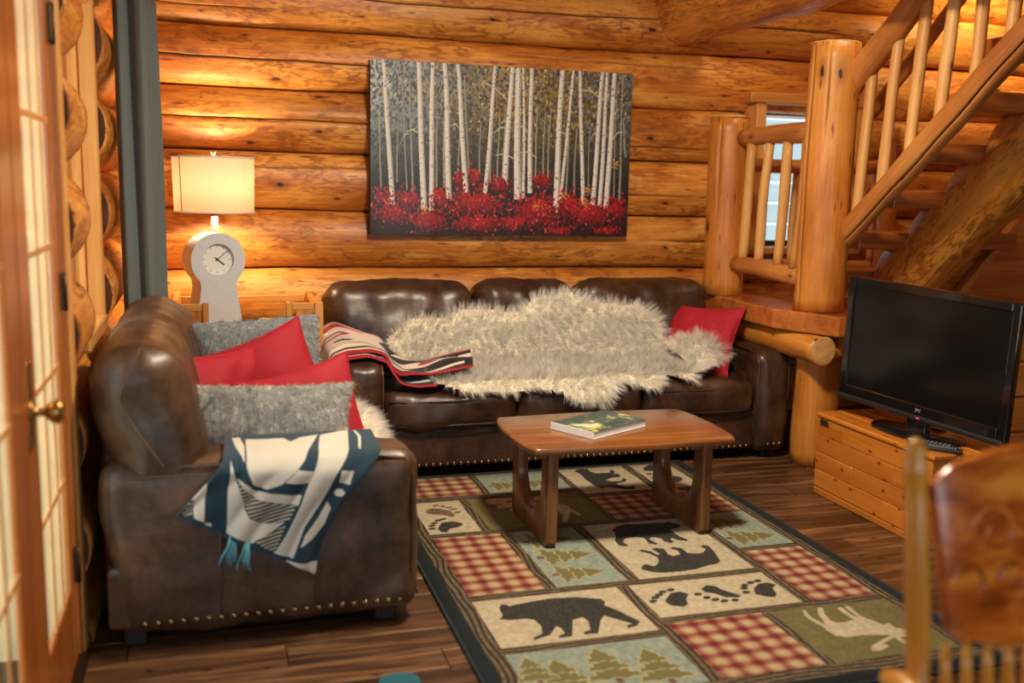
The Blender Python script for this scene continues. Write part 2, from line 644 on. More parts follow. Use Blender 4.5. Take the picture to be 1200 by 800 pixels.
def pillow_data(w, h, t, n=22, pinch=0.10, seed=0, wr=0.012, sag=0.0):
    """knife-edge cushion in the local XZ plane, thickness along Y; top edge at +Z"""
    u = np.sin(np.linspace(-PI / 2, PI / 2, n + 1))
    U, W = np.meshgrid(u, u, indexing='ij')
    bx = 1 - pinch * (1 - W ** 2) * np.abs(U) ** 3
    bz = 1 - pinch * (1 - U ** 2) * np.abs(W) ** 3
    X = w / 2 * U * bx
    Z = h / 2 * W * bz
    prof = (np.clip(1 - U ** 2, 0, 1) * np.clip(1 - W ** 2, 0, 1)) ** 0.42
    V, F = [], []
    N = n + 1
    for s in (1, -1):
        nz = np.zeros_like(X)
        for i in range(N):
            for j in range(N):
                nz[i, j] = mnoise.noise(Vector((X[i, j] * 6 + seed, Z[i, j] * 6, s * 3.0))) + 0.6 * mnoise.noise(Vector((X[i, j] * 16 + seed, Z[i, j] * 11, s * 5.0)))
        Y = s * (t / 2 * prof) * (1 + 0.12 * W * -1) + nz * wr * np.clip(prof * 2, 0, 1) + nz * 0.3 * wr
        b = len(V)
        V += [(X[i, j], Y[i, j], Z[i, j] - sag * (1 - abs(U[i, j])) ** 1.0 * max(W[i, j], 0)) for i in range(N) for j in range(N)]
        for i in range(n):
            for j in range(n):
                f = (b + i * N + j, b + (i + 1) * N + j, b + (i + 1) * N + j + 1, b + i * N + j + 1)
                F.append(f if s < 0 else f[::-1])
    V = np.array(V)
    # weld rims
    for i in range(N):
        for j in range(N):
            if i in (0, n) or j in (0, n):
                a, c = i * N + j, N * N + i * N + j
                V[a] = V[c] = (V[a] + V[c]) / 2
    rim = [i * N for i in range(N)] + [n * N + j for j in range(1, N)] + [i * N + n for i in range(n - 1, -1, -1)] + [j for j in range(n - 1, 0, -1)]
    return V, F, rim


def fur(name, V, F, mat, parent, M, count, length, width, comb=(0, 0, -0.5), stand=0.7, clump=0.5, curl=0.25, seed=1, segs=3, clump_size=0.035, lenvar=0.35, flip=False, flare=0.0):
    """strands as thin tapering ribbons grown from the faces of a mesh (world-space comb)"""
    rs = np.random.default_rng(seed)
    V = np.asarray(V, float)
    R3 = np.array(M.to_3x3())
    P = V @ R3.T + np.array(M.translation)
    tris = []
    for f in F:
        for k in range(1, len(f) - 1):
            tris.append((f[0], f[k], f[k + 1]))
    tris = np.array(tris)
    a, b, c = P[tris[:, 0]], P[tris[:, 1]], P[tris[:, 2]]
    cr = np.cross(b - a, c - a)
    ar = np.linalg.norm(cr, axis=1)
    # smooth vertex normals
    VN = np.zeros_like(P)
    for k in range(3):
        np.add.at(VN, tris[:, k], cr)
    VN /= np.maximum(np.linalg.norm(VN, axis=1, keepdims=True), 1e-9)
    idx = rs.choice(len(tris), count, p=ar / ar.sum())
    w = rs.random((count, 2))
    sw = w.sum(1) > 1
    w[sw] = 1 - w[sw]
    w0 = 1 - w.sum(1)
    root = a[idx] * w0[:, None] + b[idx] * w[:, :1] + c[idx] * w[:, 1:]
    nrm = VN[tris[idx, 0]] * w0[:, None] + VN[tris[idx, 1]] * w[:, :1] + VN[tris[idx, 2]] * w[:, 1:]
    nrm /= np.maximum(np.linalg.norm(nrm, axis=1, keepdims=True), 1e-9)
    if flip:
        nrm = -nrm
    # clump targets: hashed cells
    cell = np.floor(root / clump_size + rs.random(3) * 10).astype(np.int64)
    key = (cell[:, 0] * 73856093) ^ (cell[:, 1] * 19349663) ^ (cell[:, 2] * 83492791)
    uq, inv = np.unique(key, return_inverse=True)
    cn = np.zeros((len(uq), 3))
    cnt = np.bincount(inv, minlength=len(uq))
    for k in range(3):
        cn[:, k] = np.bincount(inv, root[:, k], minlength=len(uq)) / cnt
    jit = rs.normal(0, 1, (len(uq), 3))
    clen = rs.uniform(1 - lenvar, 1 + lenvar * 0.4, len(uq))
    L = length * clen[inv] * rs.uniform(0.75, 1.1, count)
    d0 = nrm * stand + np.array(comb) + jit[inv] * curl + rs.normal(0, 0.22, (count, 3))
    if flare:
        # strands near the rim of an open hide lean outwards over its edge
        ec = {}
        for f in F:
            for a_, b_ in zip(f, tuple(f[1:]) + (f[0],)):
                k_ = (min(a_, b_), max(a_, b_))
                ec[k_] = ec.get(k_, 0) + 1
        bv = np.array(sorted({i for k_, n_ in ec.items() if n_ == 1 for i in k_}))
        bp = P[bv]
        out_ = np.zeros_like(bp)
        for i in range(len(bv)):
            near = P[((P - bp[i]) ** 2).sum(1) < 0.06 ** 2]
            out_[i] = bp[i] - near.mean(0)
        out_ /= np.maximum(np.linalg.norm(out_, axis=1, keepdims=True), 1e-9)
        for c0 in range(0, count, 5000):
            dd_ = ((root[c0:c0 + 5000, None, :] - bp[None]) ** 2).sum(2)
            ni = dd_.argmin(1)
            w_ = np.clip(1 - np.sqrt(dd_.min(1)) / 0.055, 0, 1)[:, None]
            d0[c0:c0 + 5000] += out_[ni] * w_ * flare
    # keep strands outside the hide
    dn = (d0 * nrm).sum(1, keepdims=True)
    d0 = d0 + nrm * np.clip(0.12 - dn, 0, None)
    d0 /= np.linalg.norm(d0, axis=1, keepdims=True)
    drop = np.array(comb)
    pts = []
    for s in range(segs + 1):
        t = s / segs
        p = root + d0 * (L * t)[:, None] + drop * (L * 0.35 * t * t)[:, None]
        tgt = cn[inv] + d0 * (L * t)[:, None] + drop * (L * 0.35 * t * t)[:, None]
        p = p + (tgt - p) * (clump * t ** 1.3)
        pts.append(p)
    side = np.cross(d0, rs.normal(0, 1, (count, 3)))
    side /= np.maximum(np.linalg.norm(side, axis=1, keepdims=True), 1e-9)
    ws = [width * (1 - 0.9 * (s / segs) ** 1.4) for s in range(segs + 1)]
    nv = 2 * (segs + 1)
    VV = np.zeros((count, nv, 3), np.float32)
    for s in range(segs + 1):
        VV[:, 2 * s] = pts[s] - side * ws[s] / 2
        VV[:, 2 * s + 1] = pts[s] + side * ws[s] / 2
    base = (np.arange(count) * nv)[:, None, None]
    q = np.array([[2 * s, 2 * s + 1, 2 * s + 3, 2 * s + 2] for s in range(segs)])[None]
    FF = (base + q).reshape(-1, 4)
    Minv = np.array(M.inverted())
    VV = VV.reshape(-1, 3) @ Minv[:3, :3].T + Minv[:3, 3]
    me = bpy.data.meshes.new(name)
    me.vertices.add(len(VV))
    me.vertices.foreach_set('co', VV.astype(np.float32).ravel())
    me.loops.add(FF.size)
    me.loops.foreach_set('vertex_index', FF.astype(np.int32).ravel())
    me.polygons.add(len(FF))
    me.polygons.foreach_set('loop_start', (np.arange(len(FF)) * 4).astype(np.int32))
    me.polygons.foreach_set('use_smooth', np.ones(len(FF), bool))
    me.update(calc_edges=True)
    tip = np.tile(np.repeat(np.arange(segs + 1) / segs, 2), count).astype(np.float32)
    at = me.attributes.new('tip', 'FLOAT', 'POINT')
    at.data.foreach_set('value', tip)
    rnd = np.repeat(rs.random(count), nv).astype(np.float32)
    at = me.attributes.new('strand', 'FLOAT', 'POINT')
    at.data.foreach_set('value', rnd)
    at = me.attributes.new('hide_normal', 'FLOAT_VECTOR', 'POINT')
    at.data.foreach_set('vector', np.repeat(nrm, nv, axis=0).astype(np.float32).ravel())
    me.materials.append(mat)
    o = add(name, me, parent, M)
    o['kind'] = 'stuff'
    return o


def fur_mat(name, root, tip, rough=0.75, trans=0.35, patch=None, clear=0.0):
    if name in MATS:
        return MATS[name]
    m = bpy.data.materials.new(name)
    t = NT(m)
    at = t.node('ShaderNodeAttribute', attribute_name='tip').outputs['Fac']
    st = t.node('ShaderNodeAttribute', attribute_name='strand').outputs['Fac']
    c = t.mix(at, root, tip)
    if patch is not None:
        n = t.noise(t.coords(), patch[0], 3, 0.6)
        c = t.mix(t.ramp(n, [(0.43, (0, 0, 0)), (0.57, (1, 1, 1))]), c, patch[1])
    hs = t.node('ShaderNodeHueSaturation')
    t.l.new(c, hs.inputs['Color'])
    t.l.new(t.math('ADD', t.math('MULTIPLY', st, 0.14), 0.92), hs.inputs['Value'])
    t.set(Base_Color=hs.outputs[0], Roughness=rough)
    t.bsdf.inputs['Specular IOR Level'].default_value = 0.05
    hn = t.node('ShaderNodeAttribute', attribute_name='hide_normal').outputs['Vector']
    gn = t.n.new('ShaderNodeNewGeometry').outputs['Normal']
    s1 = t.node('ShaderNodeVectorMath', operation='SCALE', ins={0: hn, 'Scale': 1.0})
    s2 = t.node('ShaderNodeVectorMath', operation='MULTIPLY_ADD', ins={0: gn, 1: (0.28, 0.28, 0.28), 2: s1.outputs[0]})
    nn_ = t.node('ShaderNodeVectorMath', operation='NORMALIZE', ins={0: s2.outputs[0]})
    t.l.new(nn_.outputs[0], t.bsdf.inputs['Normal'])
    tr = t.node('ShaderNodeBsdfTranslucent')
    t.l.new(hs.outputs[0], tr.inputs[0])
    mx = t.node('ShaderNodeMixShader', ins={0: trans})
    t.l.new(t.bsdf.outputs[0], mx.inputs[1])
    t.l.new(tr.outputs[0], mx.inputs[2])
    tp = t.node('ShaderNodeBsdfTransparent')
    m2 = t.node('ShaderNodeMixShader', ins={0: clear})
    t.l.new(mx.outputs[0], m2.inputs[1])
    t.l.new(tp.outputs[0], m2.inputs[2])
    t.l.new(m2.outputs[0], t.out.inputs[0])
    MATS[name] = m
    return m


# raster drawing (numpy) for woven and painted designs


def fill(arr, poly, colr, ox=0.0, oy=0.0, sx=1.0, sy=1.0, tex=None):
    """even-odd fill; poly in design units, arr row 0 = bottom"""
    H, W = arr.shape[:2]
    p = np.array([((x - ox) * sx, (y - oy) * sy) for x, y in poly])
    x0, x1 = int(max(0, math.floor(p[:, 0].min()))), int(min(W, math.ceil(p[:, 0].max()) + 1))
    y0, y1 = int(max(0, math.floor(p[:, 1].min()))), int(min(H, math.ceil(p[:, 1].max()) + 1))
    if x1 <= x0 or y1 <= y0:
        return
    gx, gy = np.meshgrid(np.arange(x0, x1) + 0.5, np.arange(y0, y1) + 0.5)
    ins = np.zeros(gx.shape, bool)
    n = len(p)
    for i in range(n):
        xa, ya = p[i]
        xb, yb = p[(i + 1) % n]
        if ya == yb:
            continue
        cnd = (ya > gy) != (yb > gy)
        ins ^= cnd & (gx < (xb - xa) * (gy - ya) / (yb - ya) + xa)
    sub = arr[y0:y1, x0:x1]
    if tex is not None:
        sub[ins] = tex[y0:y1, x0:x1][ins]
    else:
        sub[ins] = colr


def ellipse(cx, cy, rx, ry, rot=0.0, n=16):
    c, s = math.cos(rot), math.sin(rot)
    return [(cx + rx * math.cos(t) * c - ry * math.sin(t) * s, cy + rx * math.cos(t) * s + ry * math.sin(t) * c) for t in np.linspace(0, 2 * PI, n, endpoint=False)]


def smooth_noise(H, W, cell, seed):
    rs = np.random.default_rng(seed)
    g = rs.random((H // cell + 3, W // cell + 3))
    y, x = np.arange(H) / cell, np.arange(W) / cell
    yi, xi = y.astype(int), x.astype(int)
    fy, fx = (y - yi)[:, None], (x - xi)[None]
    a = g[yi][:, xi] * (1 - fx) + g[yi][:, xi + 1] * fx
    b = g[yi + 1][:, xi] * (1 - fx) + g[yi + 1][:, xi + 1] * fx
    return a * (1 - fy) + b * fy

# ------------------------------------------------------------------ materials
LOG = log_wood('log_honey', (0.26, 0.064, 0.007), (0.57, 0.195, 0.024), (0.80, 0.385, 0.078), contour=0.75, knots=0.05)
LOG_POST = log_wood('log_post', (0.34, 0.095, 0.011), (0.54, 0.190, 0.026), (0.66, 0.29, 0.055), contour=0.10, rough=0.40, knots=0.07)
LOG_STAIR = log_wood('log_stair', (0.26, 0.070, 0.008), (0.56, 0.205, 0.025), (0.70, 0.32, 0.05), contour=0.9, rough=0.4)
LOG_RAIL = log_wood('log_rail', (0.26, 0.075, 0.014), (0.46, 0.155, 0.030), (0.60, 0.25, 0.06), contour=0.1, knots=0.03)
LOG_END = wood('log_end_grain', (0.035, 0.012, 0.005), (0.07, 0.025, 0.010), (0.12, 0.048, 0.018), axis=2, rough=0.8, coat=0)
PEELED = log_wood('peeled_pole', (0.50, 0.205, 0.042), (0.64, 0.315, 0.082), (0.73, 0.41, 0.13), contour=0.0, knots=0.035, vary=0.05)
CUT = plain('cut_log_face', (0.62, 0.33, 0.12), 0.6, scale=30, vary=0.1)
TREAD = wood('tread_fir', (0.22, 0.048, 0.007), (0.42, 0.105, 0.015), (0.54, 0.18, 0.032), axis=0, rough=0.35, grain=14, coat=0.25)
SLAB = wood('landing_slab', (0.26, 0.06, 0.01), (0.42, 0.12, 0.02), (0.55, 0.20, 0.04), axis=0, rough=0.22, grain=10, coat=0.5)
FLOORM = wood('floor_walnut', (0.012, 0.005, 0.0025), (0.070, 0.030, 0.012), (0.27, 0.135, 0.060), axis=0, rough=0.34, grain=13, stretch=0.10, vary=0.5, coat=0.15, fine=0.38, knots=0.03, knot_scale=1.8)
FBASE = plain('floor_gap', (0.015, 0.008, 0.005), 0.8)
DOORW = wood('door_fir', (0.26, 0.06, 0.010), (0.40, 0.115, 0.020), (0.50, 0.18, 0.035), axis=2, rough=0.3, coat=0.3)
CASE = wood('casing_pine', (0.55, 0.22, 0.05), (0.68, 0.33, 0.085), (0.76, 0.43, 0.14), axis=2, rough=0.35, coat=0.2)
CASEX = wood('casing_pine_x', (0.42, 0.15, 0.03), (0.56, 0.24, 0.055), (0.66, 0.34, 0.1), axis=0, rough=0.35, coat=0.2)
MUNT = wood('muntin_pine', (0.50, 0.20, 0.05), (0.62, 0.28, 0.07), (0.70, 0.36, 0.11), axis=2, rough=0.35)
WALLP = wood('plain_pine_wall', (0.36, 0.13, 0.03), (0.50, 0.21, 0.05), (0.60, 0.30, 0.09), axis=0, rough=0.5, grain=4, coat=0)
CEILP = wood('ceiling_pine', (0.40, 0.16, 0.04), (0.54, 0.25, 0.07), (0.64, 0.34, 0.11), axis=1, rough=0.5, grain=5, coat=0)
SIDING = plain('cream_siding', (0.80, 0.62, 0.33), 0.6, scale=8)
BRASS = plain('aged_brass', (0.45, 0.28, 0.09), 0.32, 1.0)
BRONZE = plain('dark_bronze', (0.09, 0.06, 0.035), 0.4, 0.9)
SASH_SHADE = plain('sash_shadow_green', (0.02, 0.035, 0.022), 0.4)  # dark green puts the sash shadow into the frame colour


def glass_mat(name, tint=(1, 1, 1)):
    m = bpy.data.materials.new(name)
    t = NT(m)
    fr = t.node('ShaderNodeFresnel', ins={'IOR': 1.45})
    tr = t.node('ShaderNodeBsdfTransparent', ins={0: tuple(tint) + (1,)})
    gl = t.node('ShaderNodeBsdfGlossy', ins={'Roughness': 0.02})
    mx = t.node('ShaderNodeMixShader')
    t.l.new(t.math('MULTIPLY', fr.outputs[0], 0.22), mx.inputs[0])
    t.l.new(tr.outputs[0], mx.inputs[1])
    t.l.new(gl.outputs[0], mx.inputs[2])
    t.l.new(mx.outputs[0], t.out.inputs[0])
    return m


GLASS = glass_mat('window_glass')

# ------------------------------------------------------------------ floor
floor = structure('floor')
fb = obj('subfloor', [(-0.75, -2.7, -0.02), (5.5, -2.7, -0.02), (5.5, 6.05, -0.02), (-0.75, 6.05, -0.02), (-0.75, -2.7, -0.12), (5.5, -2.7, -0.12), (5.5, 6.05, -0.12), (-0.75, 6.05, -0.12)],
         [(0, 1, 2, 3), (7, 6, 5, 4), (0, 4, 5, 1), (1, 5, 6, 2), (2, 6, 7, 3), (3, 7, 4, 0)], FBASE, floor)
fb['kind'] = 'structure'
PW = 0.142
y = 0.90
row = 0
while y < 5.72:
    x = -0.72 - (row * 0.47 % 1.25)
    while x < 5.4:
        x2 = min(x + 1.25, 5.44)
        xa = max(x, -0.72)
        if x2 - xa > 0.03:
            box('floor_plank', (xa + 0.0012, y + 0.0012, -0.02), (x2 - 0.0012, y + PW - 0.0012, 0.0), FLOORM, floor, 0.0022)
        x += 1.25
    y += PW
    row += 1
for (ya, yb) in ((-2.65, -0.9), (-0.9, 0.9)):
    box('floor_board_field', (-0.72, ya, -0.02), (5.44, yb - 0.002, 0.0), FLOORM, floor, 0.002)

# ------------------------------------------------------------------ back wall of logs
wall_back = structure('wall_back')
PITCHZ = 0.3275
SEAM0 = 0.955
YB, RB = 5.905, 0.225


def cr(z, zc, x0, x1, w=0.005, dep=0.02, wan=0.006):
    # the log's local frame: X along +x, Y = world y, Z = world z; the room side is theta = pi
    s = max(-0.95, min(0.95, (z - zc) / RB))
    return (PI - math.asin(s), x0 + 0.72, x1 + 0.72, w, dep, wan)


CR = {-3: [], -2: [], -1: [], 0: [cr(1.12, 1.118, 2.6, 3.2)], 1: [cr(1.52, 1.446, -0.3, 1.0, .0035), cr(1.40, 1.446, 2.0, 2.9, .003)], 2: [cr(1.77, 1.774, -0.4, 1.02, .005), cr(1.70, 1.774, 2.3, 3.0, .003)],
      3: [cr(2.085, 2.10, -0.5, 1.15, .006), cr(2.18, 2.10, 1.6, 3.1, .0045)], 4: [cr(2.44, 2.43, 0.55, 4.0, .006), cr(2.36, 2.43, -0.5, 0.4, .003)], 5: [cr(2.8, 2.756, 2.0, 5.0)]}
for i in range(-3, 9):
    zc = SEAM0 + PITCHZ * (i + 0.5)
    tap = 0.006 * (1 if i % 2 else -1)
    if i in (1, 2, 0):
        segs_ = ((-0.72, 3.335), (3.96, 5.5))
    else:
        segs_ = ((-0.72, 5.5),)
    for (xa, xb) in segs_:
        cks = [c for c in CR.get(i, [])] if xa < 0 else []
        def scribe(V, i=i, xa=xa, zc=zc):
            x = V[:, 0] + xa
            for k, sg in ((i, -1), (i + 1, 1)):
                zs = SEAM0 + PITCHZ * k + 0.007 * np.sin(x * 1.1 + k * 2.3) + 0.004 * np.sin(x * 3.3 + k) - zc
                if sg < 0:
                    V[:, 2] = np.maximum(V[:, 2], zs + 0.0035 + 0.002 * np.sin(x * 5 + k))
                else:
                    V[:, 2] = np.minimum(V[:, 2], zs - 0.0035)
            return V
        log('log', (xa, YB, zc), (xb, YB, zc), RB + tap, RB - tap, LOG, wall_back, seed=100 + i * 3 + int(xa > 0), cracks=cks, nang=44, bend=0.004, lump=0.006, clampf=scribe)
# chinking strip behind the logs closes the wall
bk = box('wall_core', (-0.72, 5.93, -0.12), (3.34, 6.0, 4.0), FBASE, wall_back, 0)
box('wall_core', (3.97, 5.93, -0.12), (5.5, 6.0, 4.0), FBASE, wall_back, 0)
box('wall_core', (3.34, 5.93, 1.97), (3.97, 6.0, 4.0), FBASE, wall_back, 0)
box('wall_core', (3.34, 5.93, -0.12), (3.97, 6.0, 1.08), FBASE, wall_back, 0)
box('sill_block', (3.34, 5.72, 0.93), (3.97, 6.0, 1.09), CASEX, wall_back, 0.006)

# ------------------------------------------------------------------ stair window in the back wall
win = structure('window_1')
box('head_trim', (3.22, 5.60, 1.985), (4.12, 5.78, 2.05), CASEX, win, 0.006)
box('side_trim', (3.275, 5.62, 1.09), (3.345, 5.80, 1.985), CASE, win, 0.005)
box('side_trim', (3.945, 5.62, 1.09), (4.04, 5.80, 1.985), CASE, win, 0.005)
box('window_sill', (3.25, 5.58, 1.05), (4.06, 5.82, 1.092), CASEX, win, 0.006)
box('sash_rail', (3.345, 5.80, 1.93), (3.945, 5.84, 1.985), SASH_SHADE, win, 0.004)
box('sash_rail', (3.345, 5.80, 1.092), (3.945, 5.84, 1.125), SASH_SHADE, win, 0.004)
box('sash_stile', (3.345, 5.80, 1.125), (3.362, 5.84, 1.93), SASH_SHADE, win, 0.004)
box('sash_stile', (3.918, 5.80, 1.125), (3.945, 5.84, 1.93), SASH_SHADE, win, 0.004)
box('pane', (3.362, 5.818, 1.125), (3.918, 5.824, 1.93), GLASS, win, 0)

# ------------------------------------------------------------------ left wall: short log runs between door, side window and corner
wall_left = structure('wall_left')
XL, RL = -0.548, 0.172
LP = 0.331


def left_log(ya, yb, zc, seed):
    log('log', (XL, ya, zc), (XL, yb, zc), RL, RL - 0.004, LOG, wall_left, seed=seed, nang=30, nlen=max(5, int((yb - ya) / 0.07)), lump=0.005, bend=0.003)
    # sawn end face towards the room's near end
    V, F = lathe_data([(RL * 0.985, 0), (RL * 0.97, 0.004), (0.02, 0.006)], 28)
    obj('log_end', V, F, LOG_END, wall_left, Matrix.Translation((XL, ya + 0.001, zc)) @ Matrix.Rotation(PI / 2, 4, 'X'), smooth=False)


for k in range(-1, 9):
    zc = 0.643 + LP * (k - 1)
    if zc < 0.75 and zc > -0.2:
        left_log(3.20, 5.75, zc, 300 + k)
    elif zc < 2.1:
        left_log(3.20, 3.66, zc, 320 + k)
        left_log(4.30, 5.75, zc, 340 + k)
    else:
        left_log(3.20, 5.75, zc, 360 + k)
for k in range(0, 3):
    left_log(-2.6, 3.12, 2.26 + LP * k, 380 + k)
box('wall_core', (-0.66, 3.2, -0.1), (-0.60, 3.66, 3.2), FBASE, wall_left, 0)
box('wall_core', (-0.66, 4.3, -0.1), (-0.60, 5.93, 3.2), FBASE, wall_left, 0)
box('wall_core', (-0.66, 3.66, -0.1), (-0.60, 4.3, 0.86), FBASE, wall_left, 0)
box('plain_panel', (-0.72, -2.65, 0), (-0.62, 0.95, 2.2), WALLP, wall_left, 0)

w2 = structure('window_2')
box('side_trim', (-0.66, 3.66, 0.86), (-0.43, 3.70, 2.14), CASE, w2, 0.004)
box('side_trim', (-0.62, 4.255, 0.86), (-0.47, 4.30, 2.14), CASE, w2, 0.004)
box('side_trim', (-0.47, 4.265, 0.86), (-0.405, 4.30, 2.14), CASE, w2, 0.006)
box('stop_strip', (-0.545, 4.235, 0.90), (-0.515, 4.257, 2.10), CASE, w2, 0.004)
box('window_sill', (-0.66, 3.66, 0.845), (-0.40, 4.30, 0.90), CASE, w2, 0.006)
box('head_trim', (-0.66, 3.66, 2.10), (-0.42, 4.30, 2.15), CASE, w2, 0.006)
box('pane', (-0.566, 3.70, 0.90), (-0.560, 4.255, 2.10), GLASS, w2, 0)

# ------------------------------------------------------------------ french door in the left wall
XD = -0.41


def door_leaf(name, y0, y1, hinge_hi, knob):
    d = structure(name)
    xa, xb = XD - 0.016, XD
    st = 0.15
    sh_ = 0.075 if hinge_hi else 0.15
    box('hinge_stile' if hinge_hi else 'stile', (xa, y1 - sh_, 0.01), (xb, y1, 2.03), DOORW, d, 0.004)
    box('latch_stile', (xa, y0, 0.01), (xb, y0 + st, 2.03), DOORW, d, 0.004)
    box('bottom_rail', (xa, y0 + st, 0.01), (xb, y1 - sh_, 0.25), DOORW, d, 0.004)
    box('top_rail', (xa, y0 + st, 1.93), (xb, y1 - sh_, 2.03), DOORW, d, 0.004)
    ga, gb = y0 + st, y1 - sh_
    nz, ny = 5, 3
    pw, ph = (gb - ga) / ny, (1.93 - 0.25) / nz
    for i in range(1, ny):
        box('muntin', (xb - 0.0058, ga + pw * i - 0.008, 0.25), (xb - 0.0008, ga + pw * i + 0.008, 1.93), MUNT, d, 0.003)
    for j in range(1, nz):
        box('muntin', (xb - 0.0055, ga, 0.25 + ph * j - 0.008), (xb - 0.0004, gb, 0.25 + ph * j + 0.008), MUNT, d, 0.003)
    for i in range(ny):
        for j in range(nz):
            box('pane', (XD - 0.009, ga + pw * i + 0.006, 0.25 + ph * j + 0.006), (XD - 0.006, ga + pw * (i + 1) - 0.006, 0.25 + ph * (j + 1) - 0.006), GLASS, d, 0)
    if hinge_hi:
        for z in (0.30, 1.12, 1.86):
            h = box('hinge', (XD - 0.012, y1 - 0.014, z - 0.05), (XD + 0.012, y1 + 0.016, z + 0.05), BRONZE, d, 0.003)
            tube('hinge_pin', [(0.012, 0, -0.055), (0.012, 0, 0.055)], 0.006, BRONZE, h, 8, WM[h.name])
    if knob:
        V, F = lathe_data([(0.030, 0.0), (0.031, 0.004), (0.024, 0.008), (0.011, 0.012), (0.010, 0.030), (0.016, 0.036), (0.026, 0.046), (0.029, 0.056), (0.027, 0.066), (0.016, 0.074), (0.002, 0.076)], 24)
        obj('door_knob', V, F, BRASS, d, Matrix.Translation((XD, y0 + 0.06, 0.90)) @ Matrix.Rotation(PI / 2, 4, 'Y'), smooth=True)
        box('lock_plate', (XD - 0.001, y0 + 0.035, 0.82), (XD + 0.003, y0 + 0.085, 1.02), BRASS, d, 0.001)
    return d


door_leaf('door_1', 2.440, 3.085, True, True)
door_leaf('door_2', 1.68, 2.430, False, False)
jamb = structure('trim_1')
box('jamb_board', (-0.425, 3.10, 0.0), (-0.40, 3.125, 2.10), DOORW, jamb, 0.003)
box('outer_reveal', (-0.76, 3.098, 0.0), (-0.427, 3.125, 2.10), SIDING, jamb, 0.003)
box('casing_board', (-0.47, 3.125, 0.0), (-0.392, 3.20, 2.10), CASE, jamb, 0.006)
box('jamb_board', (-0.66, 1.62, 0.0), (-0.40, 1.66, 2.10), DOORW, jamb, 0.003)
box('casing_board', (-0.47, 0.95, 0.0), (-0.40, 1.62, 2.10), CASE, jamb, 0.006)
box('head_board', (-0.66, 1.62, 2.04), (-0.40, 3.20, 2.09), DOORW, jamb, 0.003)
box('threshold', (-0.66, 1.66, -0.01), (-0.38, 3.10, 0.012), BRONZE, jamb, 0.003)

# porch outside the door: cream boards of the next wing of the house, and the porch deck
porch = structure('wall_porch')
for k in range(22):
    box('board', (-4.2, 6.6 - 0.004 * (k % 2), 0.0 + k * 0.14), (-0.80, 6.64, 0.136 + k * 0.14), SIDING, porch, 0.006)
hill = structure('wall_neighbour')
NSID = plain('pale_siding', (0.20, 0.255, 0.28), 0.6, scale=6)
for k in range(16):
    box('board', (1.5, 8.2 - 0.012 * 0, 0.2 + k * 0.19), (7.5, 8.25, 0.383 + k * 0.19), NSID, hill, 0.012)
deck = structure('floor_porch')
box('deck', (-4.2, -1.0, -0.2), (-0.75, 6.6, -0.06), SIDING, deck, 0.005)

# ------------------------------------------------------------------ the rest of the room, mostly out of view
wr_ = structure('wall_right')
box('panel', (5.46, -2.65, -0.1), (5.56, 6.0, 5.0), WALLP, wr_, 0)
wf = structure('wall_front')
box('panel', (-0.75, -2.75, -0.1), (5.56, -2.65, 0.7), WALLP, wf, 0)
box('panel', (-0.75, -2.75, 2.5), (5.56, -2.65, 3.3), WALLP, wf, 0)
box('panel', (3.0, -2.75, 0.7), (5.56, -2.65, 2.5), WALLP, wf, 0)
ceil = structure('ceiling')
box('ceiling_boards', (-0.75, -2.7, 2.74), (2.72, 6.0, 2.82), CEILP, ceil, 0)
box('ceiling_boards', (2.72, -2.7, 2.74), (5.56, 2.6, 2.82), CEILP, ceil, 0)
box('roof_boards', (2.6, 2.4, 4.4), (5.56, 6.0, 4.5), CEILP, ceil, 0)
box('loft_wall', (2.64, 2.5, 2.82), (2.72, 6.0, 4.4), WALLP, ceil, 0)
box('loft_wall', (2.72, 2.5, 2.82), (5.46, 2.58, 4.4), WALLP, ceil, 0)
beam = structure('trim_2')
log('beam_log', (2.80, -0.5, 2.535), (2.80, 5.74, 2.505), 0.205, 0.20, LOG, beam, seed=55, cracks=[(4.2, 0.3, 3.5, 0.004, 0.02, 0.01)], lump=0.014, nang=30)

# ------------------------------------------------------------------ landing: slab on a log beam and posts
landing = thing('stair_landing', 'thick varnished timber landing at the foot of the stairs, beside the brown sofa', 'landing', (2.85, 4.3, 0))
prism('slab_board', [(2.852, 5.68), (2.852, 4.62), (2.93, 4.43), (3.14, 4.43), (3.14, 5.68)], 0.728, 0.832, SLAB, landing, axis='z', bevel=0.008)
prism('slab_board', [(2.93, 4.428), (3.01, 4.25), (3.52, 4.25), (3.52, 4.428)], 0.728, 0.83, SLAB, landing, axis='z', bevel=0.008)
prism('slab_board', [(3.144, 5.68), (3.144, 4.432), (4.35, 4.432), (4.35, 5.68)], 0.728, 0.828, SLAB, landing, axis='z', bevel=0.008)
log('beam_log', (2.965, 4.30, 0.655), (2.965, 5.66, 0.655), 0.072, 0.076, LOG_POST, landing, seed=61, lump=0.006, bend=0.003)
V, F = lathe_data([(0.071, 0), (0.066, 0.004), (0.01, 0.005)], 26)
be = obj('beam_end', V, F, CUT, landing, T(2.965, 4.302, 0.655, rx=PI / 2))
be['label'] = 'pale sawn end of the beam log with a drying crack'
log('cross_log', (3.06, 4.40, 0.662), (4.4, 4.40, 0.662), 0.066, 0.07, LOG_POST, landing, seed=62, lump=0.006, bend=0.003)


